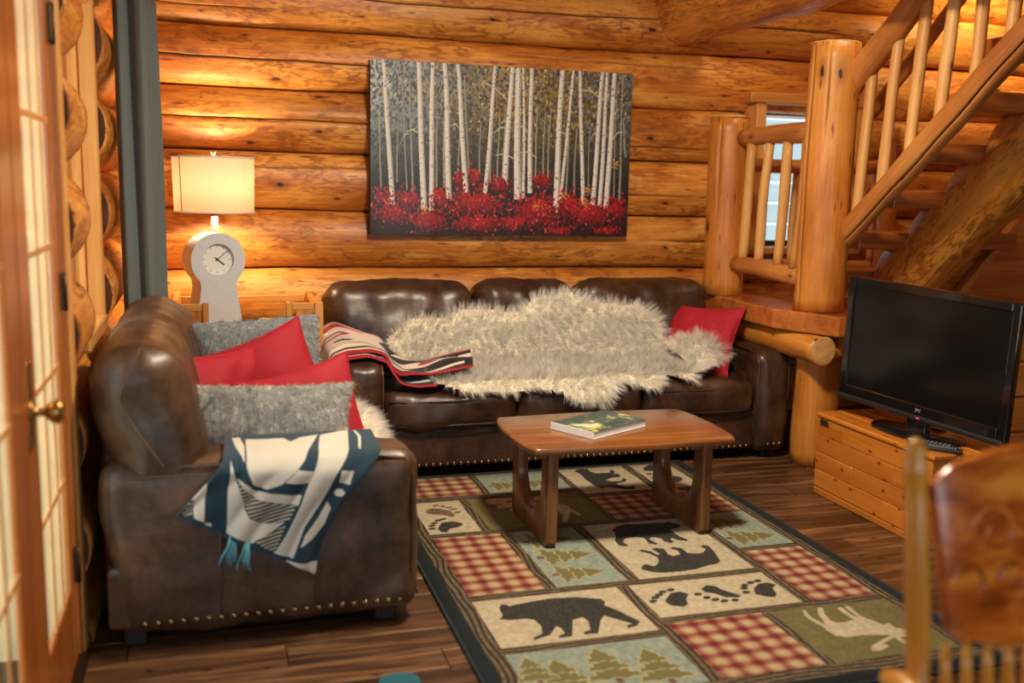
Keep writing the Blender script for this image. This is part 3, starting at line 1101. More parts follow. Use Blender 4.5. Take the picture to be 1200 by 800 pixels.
def post(name, label, x, y, z0, z1, r, seed, cks, top=True):
    t = thing(name, label, 'post', (x, y, z0), 0, 'log posts of the landing')
    log('shaft', (x, y, z0), (x, y, z1), r, r * 0.985, LOG_POST, t, seed=seed, cracks=cks, lump=0.006, bend=0.004, nang=28)
    if top:
        V, F = lathe_data([(r * 0.99, 0), (r * 0.95, 0.008), (r * 0.5, 0.016), (0.01, 0.02)], 10)
        obj('bevelled_top', V, F, CUT, t, Matrix.Translation((x, y, z1 - 0.001)))
    return t


post('log_post', 'tall round log post standing on the front corner of the landing', 3.068, 4.530, 0.834, 2.19, 0.128, 71, [(1.6, 0.02, 1.34, .004, .02, .004), (2.4, .9, 1.34, .003, .015, .004)])
post('log_post', 'log post under the landing, between the sofa and the television chest', 3.10, 4.53, 0.0, 0.724, 0.122, 72, [], top=False)
post('log_post', 'short log post with cut top at the back of the landing, beside the window', 2.93, 5.32, 0.834, 1.865, 0.118, 73, [(2.2, .5, 1.0, .004, .02, .003)])


def rail_thing(name, label, group=None):
    return thing(name, label, 'railing', (2.95, 4.6, 0.83), 0, group or 'log railings')


lr = rail_thing('landing_railing', 'peeled log railing between the short post and the tall post of the landing')
log('top_rail', (2.955, 5.21, 1.742), (3.035, 4.62, 1.765), 0.050, 0.056, LOG_RAIL, lr, seed=81, lump=0.006)
log('bottom_rail', (2.955, 5.21, 1.02), (3.035, 4.62, 0.998), 0.046, 0.050, LOG_RAIL, lr, seed=82, lump=0.006)
for k, (yb, yt) in enumerate(((5.155, 5.12), (5.01, 4.975), (4.84, 4.81), (4.70, 4.68))):
    xk = 2.955 + (5.21 - yb) / 0.59 * 0.08
    log('baluster', (xk, yb, 1.04), (xk + 0.004 * (k % 2), yt, 1.71), 0.028, 0.027, PEELED, lr, seed=83 + k, nang=14, lump=0.004, bend=0.008)

wrl = rail_thing('window_railing', 'low log railing in front of the window at the back of the landing')
log('top_rail', (3.05, 5.46, 1.60), (4.3, 5.46, 1.61), 0.042, 0.045, LOG_RAIL, wrl, seed=91, lump=0.006)
log('bottom_rail', (3.05, 5.46, 0.98), (4.3, 5.46, 0.98), 0.045, 0.045, LOG_RAIL, wrl, seed=92, lump=0.006)
for k, xx in enumerate((3.47, 3.62, 4.05, 4.2)):
    log('baluster', (xx, 5.46, 1.0), (xx + 0.01, 5.46, 1.58), 0.022, 0.021, PEELED, wrl, seed=93 + k, nang=12, lump=0.003)
post('log_post', 'slim log post behind the foot of the stair railing', 4.03, 5.30, 0.834, 1.84, 0.055, 99, [])

# ------------------------------------------------------------------ staircase climbing towards the viewer
stairs = thing('staircase', 'open log staircase with red-brown treads on one thick notched log', 'stairs', (3.8, 4.9, 0.83))
TR = [(1.01, 4.80), (1.24, 4.54), (1.465, 4.285), (1.69, 4.02), (1.91, 3.76), (2.13, 3.50), (2.35, 3.24), (2.57, 2.98)]
for k, (zt, yb) in enumerate(TR):
    box('tread', (3.30, yb, zt - 0.09), (4.33, yb + 0.285, zt), TREAD, stairs, 0.006, 2)
p0, p1 = Vector((3.77, 5.03, 0.73)), Vector((3.77, 2.75, 2.70))
d_ = (p1 - p0)
q_ = Vector((1, 0, 0)).rotation_difference(d_.normalized()).to_matrix().to_4x4()
M_ = Matrix.Translation(p0) @ q_
Mi_ = M_.inverted()


def notch(V):
    A, B = np.array(M_), np.array(Mi_)
    W = V @ A[:3, :3].T + A[:3, 3]
    for i in range(len(W)):
        yy = W[i, 1]
        zmax = None
        for k, (zt, yb) in enumerate(TR):
            yprev = TR[k - 1][1] if k else yb + 0.285
            if yb <= yy < yprev:
                zmax = zt - 0.09
        if zmax is None:
            zmax = 0.828 if yy >= TR[0][1] + .2 else (W[i, 2])
        W[i, 2] = min(W[i, 2], zmax)
        W[i, 2] = max(W[i, 2], 0.832) if yy > 4.25 else W[i, 2]
    return W @ B[:3, :3].T + B[:3, 3]


V, F, C = log_data(d_.length, 0.185, 0.18, 131, nang=40, nlen=190, lump=0.012, bend=0.01, clampf=notch)
o = obj('stringer', V, F, LOG_STAIR, stairs, M_, smooth=True, attr={'crack': C})
try:
    o.data.set_sharp_from_angle(angle=math.radians(55))
except Exception:
    pass

sr = thing('stair_railing', 'sloping log railing of the staircase with pale peeled balusters', 'railing', (3.15, 4.5, 1.2), 0, 'log railings')
log('bottom_rail', (3.14, 4.50, 1.195), (3.22, 2.9, 2.50), 0.060, 0.064, LOG_RAIL, sr, seed=141, spin=0.5, cracks=[(2.9, .05, 1.7, .004, .02, .006)], lump=0.006)
log('hand_rail', (3.14, 4.52, 1.955), (3.22, 2.9, 3.32), 0.064, 0.066, LOG_RAIL, sr, seed=142, spin=0.2, lump=0.007)
log('inner_rail', (3.38, 4.62, 1.86), (3.42, 2.95, 3.30), 0.034, 0.034, LOG_RAIL, sr, seed=143, nang=14, lump=0.004)
for k in range(7):
    yy = 4.39 - k * 0.185
    zb = 1.195 + (4.50 - yy) * 0.816
    log('baluster', (3.165, yy, zb + 0.01), (3.175, yy - 0.02, zb + 0.77), 0.029, 0.027, PEELED, sr, seed=144 + k, nang=14, lump=0.004, bend=0.006)

# under-stair joinery right of the television
cab = thing('storage_cabinet', 'built-in wooden drawer cabinet under the stairs, behind the television', 'cabinet', (3.9, 4.2, 0))
CABW = wood('cabinet_fir', (0.30, 0.085, 0.015), (0.44, 0.15, 0.028), (0.54, 0.22, 0.05), axis=0, rough=0.35, coat=0.2)
box('carcass', (3.72, 4.16, 0.0), (4.9, 4.22, 0.80), CABW, cab, 0.004)
box('carcass_top', (3.70, 4.13, 0.80), (4.9, 4.24, 0.835), CABW, cab, 0.004)
for k in range(4):
    dr = box('drawer', (3.76, 4.135, 0.03 + k * 0.19), (4.86, 4.16, 0.205 + k * 0.19), CABW, cab, 0.006)
    box('knob', (4.28, 4.115, 0.11 + k * 0.19), (4.32, 4.135, 0.13 + k * 0.19), BRONZE, dr, 0.004)
prism('side_panel', [(3.84, 0.836), (4.9, 0.836), (4.9, 1.62), (4.22, 1.62), (3.84, 1.02)], 4.70, 4.73, TREAD, cab, axis='y', bevel=0.003)
bb = Vector((4.05, 4.66, 0.84))
box('edge_board', (-0.02, -0.03, 0), (0.02, 0.03, 0.62), CABW, cab, 0.004, base=Matrix.Translation((4.02, 4.66, 0.84)) @ Matrix.Rotation(0.72, 4, 'Y'))
box('edge_board', (3.83, 4.66, 0.836), (3.86, 4.70, 1.10), CABW, cab, 0.004)
# ------------------------------------------------------------------ leather sofas


def leather(name, dark, mid, light, rough=0.34):
    m = bpy.data.materials.new(name)
    t = NT(m)
    v = t.coords()
    n = t.noise(v, 5.5, 5, 0.6, 0.3)
    n2 = t.noise(v, 34, 3, 0.6)
    vo = t.node('ShaderNodeTexVoronoi', ins={'Scale': 260.0})
    t.l.new(v, vo.inputs['Vector'])
    wr = t.noise(t.mapping(v, (1, 1, 2.4)), 9, 4, 0.6, 1.6)
    t.set(Base_Color=t.ramp(t.math('ADD', t.math('MULTIPLY', n, 0.75), t.math('MULTIPLY', n2, 0.25)), [(0.34, dark), (0.5, mid), (0.68, light)]),
          Roughness=t.math('ADD', rough - 0.05, t.math('MULTIPLY', n2, 0.18)))
    t.bsdf.inputs['Coat Weight'].default_value = 0.12
    t.bsdf.inputs['Coat Roughness'].default_value = 0.25
    h = t.math('ADD', t.math('MULTIPLY', vo.outputs['Distance'], 0.05), t.math('MULTIPLY', wr, 0.6))
    t.bump(h, 0.22, 0.010)
    return m


LEATHER = leather('brown_leather', (0.018, 0.0075, 0.004), (0.044, 0.0185, 0.0085), (0.090, 0.040, 0.017), 0.35)
LEATHER2 = leather('worn_brown_leather', (0.026, 0.0118, 0.0052), (0.070, 0.0335, 0.0142), (0.145, 0.076, 0.036), 0.40)
STITCH = plain('tan_stitching', (0.11, 0.06, 0.03), 0.6)
BLACKW = plain('dark_wood_foot', (0.015, 0.010, 0.008), 0.5)
NAIL = plain('brass_nail', (0.30, 0.19, 0.09), 0.28, 1.0)
NAILV, NAILF = lathe_data([(0.0105, 0.0), (0.0095, 0.003), (0.006, 0.0055), (0.001, 0.0065)], 10)


def make_sofa(t, L, D, arm, seats, backs, mat, seam_mat, arm_z, back_z, single_nails, seed, by=(-0.41, -0.12), slant=0.0):
    B = WM[t.name]
    # base apron and deck
    rbox('base', (0.02, 0.035, 0.065), (L - 0.02, D - 0.03, 0.27), mat, t, B, r=0.02, n=3, nf=10)
    for (a, b) in ((0.05, 0.06), (L - 0.12, 0.06), (0.05, D - 0.14), (L - 0.12, D - 0.14)):
        box('foot', (a, b, 0.0), (a + 0.07, b + 0.07, 0.075), BLACKW, t, 0.006, base=B)
    # arms
    for k, (a, b) in enumerate(((0.0, arm), (L - arm, L))):
        ao = rbox('arm', (a, 0.0, 0.045), (b, D - 0.012, arm_z), mat, t, B, r=0.058, n=6, nf=16, puff=(0.008, 0.018, 0.012), wrinkle=0.010, seed=seed + k)
        if slant:
            for v in ao.data.vertices:
                if v.co.y > 0:
                    v.co.y -= slant * (0.5 - v.co.z / (arm_z - 0.045)) * v.co.y / (D / 2)
        for s in (a + 0.012, b - 0.012):
            pts = [(s, 0.03, 0.07), (s, 0.012, 0.25), (s, 0.012, arm_z - 0.07), (s, 0.04, arm_z - 0.018), (s, 0.12, arm_z - 0.004), (s, D - 0.25, arm_z - 0.004)]
            tube('piping', pts, 0.0055, mat, t, 8, B)
    # seat cushions
    w = (L - 2 * arm) / seats
    for k in range(seats):
        a = arm + k * w
        c = rbox('seat_cushion', (a + 0.003, 0.005, 0.252), (a + w - 0.003, D - 0.22, 0.440), mat, t, B, r=0.052, n=6, nf=18, puff=(0.004, 0.022, 0.022), wrinkle=0.016, seed=seed + 10 + k)
        for z in (0.405, 0.285):
            tube('cushion_welt', [(a + 0.02, 0.012, z), (a + 0.10, -0.004, z), (a + w / 2, -0.014, z), (a + w - 0.10, -0.004, z), (a + w - 0.02, 0.012, z)], 0.0045, mat, c, 6, B)
    # back shell
    prism('back_shell', [(D - 0.22, 0.10), (D - 0.18, 0.55), (D - 0.13, back_z - 0.20), (D - 0.03, back_z - 0.20), (D - 0.012, 0.5), (D - 0.02, 0.08)], 0.13, L - 0.13, mat, t, B, axis='x', bevel=0.03, smooth=True, seg=3)
    # back cushions overhang the arms
    for k, (a, b) in enumerate(backs):
        tilt = Matrix.Rotation(math.radians(-13), 4, 'X')
        zc = (arm_z - 0.16 + back_z) / 2
        c = rbox('back_cushion', (a + 0.004, D + by[0], zc - (back_z - arm_z + 0.17) / 2), (b - 0.004, D + by[1], zc + (back_z - arm_z + 0.17) / 2), mat, t, B, rot=tilt, r=0.11, n=7, nf=20, puff=(0.006, 0.028, 0.010), wrinkle=0.013, seed=seed + 20 + k)
    # nail heads along the front and the near end
    pos = []
    n = int(L / 0.036)
    for k in range(n + 1):
        xx = 0.02 + k * (L - 0.04) / n
        on_arm = xx < arm or xx > L - arm
        if on_arm and (xx < 0.045 or xx > L - 0.045 or abs(xx - arm) < 0.045 or abs(xx - L + arm) < 0.045):
            continue
        pos.append((xx, -0.012 if on_arm else 0.033, 0.092 if on_arm else 0.078, 'f'))
    ne = int(D / 0.042)
    for k in range(1, ne):
        yy = 0.018 + k * (D - 0.12) / ne
        pos.append((-0.0045, yy, 0.092, 'e'))
    if single_nails:
        me = mesh('nailhead', NAILV, NAILF, NAIL, True)
        for (x, y, z, side) in pos:
            R = Matrix.Rotation(PI / 2, 4, 'X') if side == 'f' else Matrix.Rotation(-PI / 2, 4, 'Y')
            add('nailhead', me, t, B @ Matrix.Translation((x, y, z)) @ R)
    else:
        VV, FF = [], []
        for (x, y, z, side) in pos:
            R = Matrix.Rotation(PI / 2, 4, 'X') if side == 'f' else Matrix.Rotation(-PI / 2, 4, 'Y')
            Mx = Matrix.Translation((x, y, z)) @ R
            b = len(VV)
            VV += [Mx @ Vector(v) for v in NAILV]
            FF += [tuple(i + b for i in f) for f in NAILF]
        o = obj('nailhead_trim', VV, FF, NAIL, t, B, smooth=True)
        o['kind'] = 'stuff'


sofa = thing('sofa', 'long dark brown leather three-seat sofa against the log wall under the painting', 'sofa', (0.585, 4.625, 0))
make_sofa(sofa, 2.415, 0.97, 0.205, 3, ((-0.01, 0.80), (0.80, 1.405), (1.405, 2.225)), LEATHER, STITCH, 0.595, 0.912, False, 3)

love = thing('loveseat', 'worn brown leather loveseat with brass nailheads, side on beside the french door', 'sofa', (0.63, 3.085, 0), PI / 2)
make_sofa(love, 1.50, 0.985, 0.25, 2, ((0.005, 0.745), (0.745, 1.47)), LEATHER2, STITCH, 0.585, 0.945, True, 41, by=(-0.290, -0.040), slant=0.07)
BL = WM[love.name]
for yy in (0.33, 0.62):
    tube('side_seam', [(-0.012, yy, 0.10), (-0.016, yy, 0.30), (-0.010, yy, 0.50), (0.03, yy, 0.578)], 0.0028, STITCH, love, 6, BL)
tube('side_seam', [(0.02, 0.03, 0.572), (0.002, 0.3, 0.560), (0.002, 0.9, 0.556)], 0.0025, STITCH, love, 6, BL)
# stitched seam that follows the rounded end of the near back cushion
cush = [o for o in col.objects if o.name.startswith('back_cushion') and o.parent == love][0]
loc_ = BL.inverted() @ WM[cush.name]
cv = np.array([tuple(loc_ @ v.co) for v in cush.data.vertices])
cv = cv[cv[:, 0] < 0.30]
raw_ = [(0.63 + 0.205, 0.945), (0.63 + 0.235, 0.88), (0.63 + 0.268, 0.80), (0.63 + 0.24, 0.735), (0.63 + 0.207, 0.68), (0.63 + 0.175, 0.63), (0.63 + 0.145, 0.58)]
sm_ = []
for k in range(49):
    f = k / 48 * (len(raw_) - 1)
    a = min(int(f), len(raw_) - 2)
    sm_.append([raw_[a][q] + (raw_[a + 1][q] - raw_[a][q]) * (f - a) for q in (0, 1)])
pts = []
for (yy, zz) in sm_:
    d2 = (cv[:, 1] - yy) ** 2 + (cv[:, 2] - zz) ** 2
    w = np.exp(-d2 / 0.018 ** 2) * (cv[:, 0] < 0.12)
    xx = (w * cv[:, 0]).sum() / w.sum() if w.sum() > 1e-6 else 0.0
    pts.append((xx - 0.0015, yy, zz))
pts = [tuple((np.array(pts[max(0, i - 2)]) + 2 * np.array(pts[i]) + np.array(pts[min(len(pts) - 1, i + 2)])) / 4) for i in range(len(pts))]
tube('back_seam', pts, 0.0032, STITCH, love, 6, BL)

# ------------------------------------------------------------------ sheepskins
FLEECE = fur_mat('cream_fleece', (0.97, 0.87, 0.69), (0.98, 0.95, 0.90), trans=0.15, clear=0.70)
HIDE = plain('hide', (0.95, 0.85, 0.66), 0.9)
PROF = np.array([(4.545, .33), (4.575, .42), (4.64, .474), (4.8, .480), (4.95, .482), (5.05, .51), (5.105, .60), (5.15, .74), (5.21, .87), (5.27, .945)])
PD = np.r_[0, np.cumsum(np.hypot(*np.diff(PROF, axis=0).T))]
PDo = np.array([0., 0.065, 0.13185, 0.2919, 0.4419, 0.52666, 0.63463, 0.80752, 0.93568, 1.01379])
SKIN = [(0.819,0.685),(0.954,0.827),(1.052,0.849),(1.155,0.823),(1.249,0.879),(1.431,0.86),(1.584,0.866),(1.71,0.925),(1.944,0.96),(2.098,0.92),(2.239,0.875),(2.333,0.899),(2.437,0.836),(2.496,0.711),(2.461,0.607),(2.44,0.5),(2.52,0.40),(2.55,0.22),(2.425,0.071),(2.298,0.099),(2.179,0.024),(2.001,0.063),(1.896,-0.01),(1.767,-0.01),(1.643,0.024),(1.506,0.059),(1.426,0.033),(1.321,0.053),(1.139,0.039),(1.017,0.115),(0.95,0.40)]
cxs, cts = 1.68, 0.50


def in_poly(x, y, P):
    r = False
    n = len(P)
    for i in range(n):
        xa, ya = P[i]
        xb, yb = P[(i + 1) % n]
        if (ya > y) != (yb > y) and x < (xb - xa) * (y - ya) / (yb - ya) + xa:
            r = not r
    return r


def hide_patch(outline, surf, du, bounds, thick=0.02):
    """closed sheet over a surface: surf(u, v) -> (point, normal)"""
    us = np.arange(bounds[0], bounds[1] + du, du)
    vs = np.arange(bounds[2], bounds[3] + du, du)
    idx, V, F = {}, [], []
    ok = [[in_poly(u + du / 2, v + du / 2, outline) for v in vs] for u in us]

    def vid(i, j):
        if (i, j) not in idx:
            p, n = surf(us[i], vs[j])
            idx[(i, j)] = len(V)
            V.append(np.array(p) + np.array(n) * thick)
        return idx[(i, j)]
    for i in range(len(us) - 1):
        for j in range(len(vs) - 1):
            if ok[i][j]:
                F.append((vid(i, j), vid(i + 1, j), vid(i + 1, j + 1), vid(i, j + 1)))
    return V, F


def sofa_surf(x, t):
    tt = np.interp(t, PDo, PD)
    y = np.interp(tt, PD, PROF[:, 0])
    z = np.interp(tt, PD, PROF[:, 1])
    e = 0.01
    y2 = np.interp(tt + e, PD, PROF[:, 0]) - np.interp(tt - e, PD, PROF[:, 0])
    z2 = np.interp(tt + e, PD, PROF[:, 1]) - np.interp(tt - e, PD, PROF[:, 1])
    l = math.hypot(y2, z2) + 1e-9
    n = (0, -z2 / l, y2 / l)
    b = 0.035 * mnoise.noise(Vector((x * 3.1, t * 4.2, 0.4))) + 0.02 * mnoise.noise(Vector((x * 7.1, t * 8.2, 4.4)))
    return (x, y + n[1] * (0.012 + b * .5), z + n[2] * (0.012 + abs(b) * .5)), n


SK2 = [(cxs + (x - cxs) * 0.955 + 0.02 * math.sin(y * 31), cts + (y - cts) * 0.91 + 0.012 * math.sin(x * 23)) for x, y in SKIN]
skin = thing('sheepskin', 'large cream long-haired sheepskin draped over back and seat of the long sofa', 'sheepskin', (1.7, 4.8, 0.46), 0, 'sheepskins on the sofas')
V, F = hide_patch(SK2, sofa_surf, 0.012, (0.78, 2.62, 0.0, 1.0), 0.0)
# the bunched end on the seat beside the red cushion
b0 = len(V)
A = [Vector((2.42, 5.02, 0.60)), Vector((2.66, 4.93, 0.665)), Vector((2.70, 4.80, 0.56)), Vector((2.46, 4.66, 0.495))]
ng = 12
for i in range(ng + 1):
    for j in range(ng + 1):
        u, v = i / ng, j / ng
        p = (A[0] * (1 - u) + A[1] * u) * (1 - v) + (A[3] * (1 - u) + A[2] * u) * v
        V.append(np.array(p) + np.array((0, -0.03, 0.03)) * math.sin(PI * u) * math.sin(PI * v))
for i in range(ng):
    for j in range(ng):
        F.append((b0 + i * (ng + 1) + j, b0 + i * (ng + 1) + j + 1, b0 + (i + 1) * (ng + 1) + j + 1, b0 + (i + 1) * (ng + 1) + j))
# make every face look outward (up / towards the room)
Va = np.array(V)
F2 = []
for f in F:
    n = np.cross(Va[f[1]] - Va[f[0]], Va[f[2]] - Va[f[0]])
    F2.append(f if n @ np.array((0, -0.7, 0.7)) > 0 else f[::-1])
obj('hide', V, F2, HIDE, skin, smooth=True)
fur('fleece', V, F2, FLEECE, skin, Matrix.Identity(4), 110000, 0.066, 0.0028, comb=(0.05, -0.14, -0.16), stand=0.85, clump=0.38, curl=0.24, seed=5, clump_size=0.022, flare=1.5)

skin2 = thing('sheepskin', 'small cream sheepskin on the loveseat seat, behind the red and fur cushions', 'sheepskin', (0.5, 4.0, 0.44), 0, 'sheepskins on the sofas')
V, F = [], []
us = np.linspace(3.62, 4.30, 18)
path = np.array([(0.18, .462), (0.35, .468), (0.50, .475), (0.58, .482), (0.625, .46), (0.652, .40), (0.655, .34)])
for i, yv in enumerate(us):
    for j, (xv, zv) in enumerate(path):
        V.append((xv + 0.012 * math.sin(yv * 17 + j), yv, zv + 0.035 * max(0, math.sin((yv - 3.62) / .68 * PI)) * (j in (2, 3, 4))))
np_ = len(path)
for i in range(len(us) - 1):
    for j in range(np_ - 1):
        F.append((i * np_ + j, i * np_ + j + 1, (i + 1) * np_ + j + 1, (i + 1) * np_ + j))
Va = np.array(V)
F = [f if np.cross(Va[f[1]] - Va[f[0]], Va[f[2]] - Va[f[0]]) @ np.array((.6, 0, .8)) > 0 else f[::-1] for f in F]
obj('hide', V, F, HIDE, skin2, smooth=True)
fur('fleece', V, F, FLEECE, skin2, Matrix.Identity(4), 16000, 0.055, 0.0027, comb=(0.20, -0.1, -0.25), stand=0.8, clump=0.38, curl=0.32, seed=6, clump_size=0.022, flare=1.2)

# ------------------------------------------------------------------ cushions
RED = plain('red_cotton', (0.36, 0.0022, 0.014), 0.75, grain=0.15, scale=500, vary=0.02)
RED.node_tree.nodes['Principled BSDF'].inputs['Sheen Weight'].default_value = 0.0
REDD = plain('red_piping', (0.36, 0.004, 0.015), 0.75)
FURB = plain('grey_backing', (0.22, 0.22, 0.21), 0.9)


def pillow(name, label, loc, w, h, t, mat, face, spin=0.0, lean=0.0, group=None, seed=0, piping=None, pinch=0.1, wr=0.012, sag=0.0):
    """face = yaw of the cushion's front (0 faces the viewer, -y); lean tips its top away; spin turns it in its own plane"""
    r = thing(name, label, 'cushion', loc, face, group or 'cushions on the sofas')
    Ml = WM[r.name] @ Matrix.Rotation(-lean, 4, 'X') @ Matrix.Rotation(spin, 4, 'Y')
    V, F, rim = pillow_data(w, h, t, pinch=pinch, seed=seed, wr=wr, sag=sag)
    cov = obj('cover', V, F, mat, r, Ml, smooth=True)
    if piping:
        pts = [Vector(V[i]) for i in rim]
        pts.append(pts[0])
        tube('piping', pts, 0.0045, piping, r, 6, Ml)
    return r, V, F, Ml


pillow('cushion', 'bright red cushion leaning on the right end of the long sofa', (2.625, 4.985, 0.615), 0.45, 0.42, 0.13, RED, -1.0, spin=-0.06, lean=0.55, seed=2, piping=REDD)
pillow('cushion', 'large red cushion tipped on its corner before the fluffy blue-grey cushion', (0.218, 4.08, 0.612), 0.45, 0.45, 0.15, RED, 0.10, spin=-0.36, lean=0.22, seed=4, piping=REDD)
pillow('cushion', 'darker folded red cushion leaning on the loveseat backrest', (-0.01, 3.82, 0.61), 0.44, 0.40, 0.14, RED, 0.55, spin=0.02, lean=0.20, seed=6, piping=REDD, wr=0.028)
pillow('cushion', 'red cushion standing behind the flat grey fur cushion in front', (0.33, 3.66, 0.555), 0.44, 0.44, 0.13, RED, 0.15, spin=-0.22, lean=0.18, seed=8, piping=REDD)
FURA = fur_mat('grey_fur', (0.30, 0.30, 0.28), (0.62, 0.61, 0.55), trans=0.15, patch=(13, (0.86, 0.83, 0.76)), clear=0.3)
FURBL = fur_mat('bluegrey_fur', (0.22, 0.29, 0.34), (0.42, 0.53, 0.60), trans=0.15, patch=(16, (0.58, 0.68, 0.73)), clear=0.3)
r, V, F, Ml = pillow('cushion', 'fluffy blue-grey fur cushion at the back of the loveseat, below the white clock', (0.185, 4.27, 0.682), 0.53, 0.38, 0.15, FURB, 0.0, spin=-0.06, lean=0.12, seed=10, pinch=0.04)
fur('fur_pile', V, F, FURBL, r, Ml, 17000, 0.020, 0.0022, comb=(0.1, -0.2, -0.4), stand=0.8, clump=0.3, curl=0.35, seed=8, segs=2, clump_size=0.016, flip=False)
r, V, F, Ml = pillow('cushion', 'long grey mottled fur cushion lying in front, behind the teal blanket', (0.165, 3.42, 0.615), 0.62, 0.30, 0.19, FURB, 0.02, spin=0.03, lean=0.32, seed=12, pinch=0.10)
fur('fur_pile', V, F, FURA, r, Ml, 20000, 0.017, 0.0021, comb=(0.15, -0.2, -0.4), stand=0.8, clump=0.3, curl=0.4, seed=9, segs=2, clump_size=0.016)

# ------------------------------------------------------------------ teal and cream blanket over the loveseat arm
BLANKET_W = [[(-0.028,0.576),(-0.023,0.561),(-0.037,0.423),(-0.062,0.437),(-0.065,0.48),(-0.066,0.522)],[(-0.035,0.423),(-0.014,0.415),(-0.016,0.404),(-0.035,0.414)],[(0.047,0.595),(0.037,0.515),(0.029,0.381),(0.102,0.341),(0.131,0.354),(0.166,0.376),(0.207,0.404),(0.184,0.399),(0.132,0.404),(0.098,0.425),(0.084,0.456),(0.074,0.506),(0.06,0.549)],[(0.063,0.552),(0.094,0.529),(0.116,0.509),(0.162,0.497),(0.258,0.484),(0.246,0.453),(0.185,0.464),(0.127,0.478),(0.088,0.511)],[(0.096,0.64),(0.216,0.637),(0.233,0.627),(0.268,0.637),(0.33,0.644),(0.291,0.608),(0.244,0.562),(0.197,0.522),(0.151,0.51),(0.111,0.528),(0.092,0.583)],[(0.054,0.646),(0.079,0.647),(0.09,0.62),(0.086,0.587),(0.065,0.615)],[(0.247,0.563),(0.294,0.557),(0.279,0.521),(0.206,0.527)],[(0.336,0.642),(0.434,0.658),(0.41,0.601),(0.362,0.542),(0.313,0.452),(0.265,0.38),(0.229,0.283),(0.171,0.304),(0.206,0.36),(0.254,0.456),(0.291,0.546),(0.321,0.618)],[(0.38,0.554),(0.42,0.55),(0.406,0.507),(0.37,0.519)],[(0.355,0.485),(0.364,0.497),(0.382,0.495),(0.391,0.483),(0.382,0.472),(0.364,0.473)],[(0.334,0.459),(0.346,0.437),(0.325,0.388),(0.283,0.341),(0.25,0.316),(0.265,0.355),(0.307,0.414)],[(0.342,0.336),(0.302,0.219),(0.199,0.279),(0.264,0.264),(0.312,0.269)],[(0.449,0.653),(0.458,0.651),(0.465,0.632),(0.446,0.599),(0.44,0.602),(0.455,0.632)]]
BLANKET_S = [[(0.066,0.537),(0.093,0.508),(0.133,0.474),(0.19,0.461),(0.24,0.451),(0.219,0.409),(0.184,0.399),(0.137,0.403),(0.1,0.428),(0.081,0.469)],[(0.113,0.349),(0.16,0.373),(0.207,0.391),(0.173,0.307),(0.142,0.322)],[(-0.066,0.504),(-0.066,0.441),(-0.098,0.446),(-0.098,0.458)]]

BX0, BX1, BZ0, BZ1 = -0.14, 0.56, 0.20, 0.68
W_, H_ = 700, 480
ar = np.zeros((H_, W_, 3))
ar[:] = (0.03, 0.20, 0.265)
cream = np.array((0.86, 0.83, 0.76))
for pl in BLANKET_W:
    fill(ar, pl, cream, BX0, BZ0, W_ / (BX1 - BX0), H_ / (BZ1 - BZ0))
gx, gy = np.meshgrid(np.arange(W_), np.arange(H_))
st = np.where(((gy * 0.95 - gx * 0.22) % 11) < 5.0, 1, 0)[..., None]
tex = st * np.array((0.78, 0.75, 0.66)) + (1 - st) * np.array((0.06, 0.10, 0.13))
for pl in BLANKET_S:
    fill(ar, pl, None, BX0, BZ0, W_ / (BX1 - BX0), H_ / (BZ1 - BZ0), tex=tex)
TEAL = img_mat('teal_blanket', ar, 0.9, 500, 0.5, sheen=0.2)
blk = thing('blanket', 'teal and cream patterned woven blanket hanging over the near loveseat arm', 'blanket', (0.2, 3.1, 0.6), 0, 'woven blankets')
nu, nv = 44, 40
V, UV = [], []
for i in range(nu + 1):
    u = i / nu
    # the hem: left corner, lower right corner, outline digitised on the hanging face
    xt = 0.035 + u * 0.475              # top edge on the arm
    xb = -0.105 + u * 0.395             # hem
    zb = 0.447 - u * 0.225
    for j in range(nv + 1):
        v = j / nv
        # v: 0 top edge on the arm, 0.25 fold, 1 hem
        if v < 0.28:
            s = v / 0.28
            yv = 3.30 - 0.225 * s
            zv = 0.612 - 0.018 * s ** 2
            za = 0.655 - 0.06 * s
            xx = xt + (-0.010) * s * (1 - u)
            xw = xt
        else:
            s = (v - 0.28) / 0.72
            k = min(1, s * 6)
            yv = 3.075 - 0.028 * math.sin(k * PI / 2)
            zv = 0.594 + (zb - 0.594) * s
            za = zv
            xx = xt - 0.010 * (1 - u) + (xb - xt) * s - 0.045 * u ** 3 * math.sin(PI * min(1, s * 1.05)) ** 0.8
        rip = 0.009 * math.sin(u * 13 + v * 3) * min(1, v * 2.5) + 0.006 * math.sin(u * 29 - v * 5) * v
        V.append((xx, yv - (abs(rip) if v > .28 else 0) - 0.004 * v, zv + (abs(rip) if v <= .28 else 0)))
        UV.append(((xx - BX0) / (BX1 - BX0), (za - BZ0) / (BZ1 - BZ0)))
F = [(i * (nv + 1) + j, i * (nv + 1) + j + 1, (i + 1) * (nv + 1) + j + 1, (i + 1) * (nv + 1) + j) for i in range(nu) for j in range(nv)]
cl = obj('cloth', V, F, TEAL, blk, smooth=True, uv=UV)
md = cl.modifiers.new('thickness', 'SOLIDIFY')
md.thickness = 0.007
md.offset = 1
TASS = plain('teal_fringe', (0.10, 0.30, 0.34), 0.9)
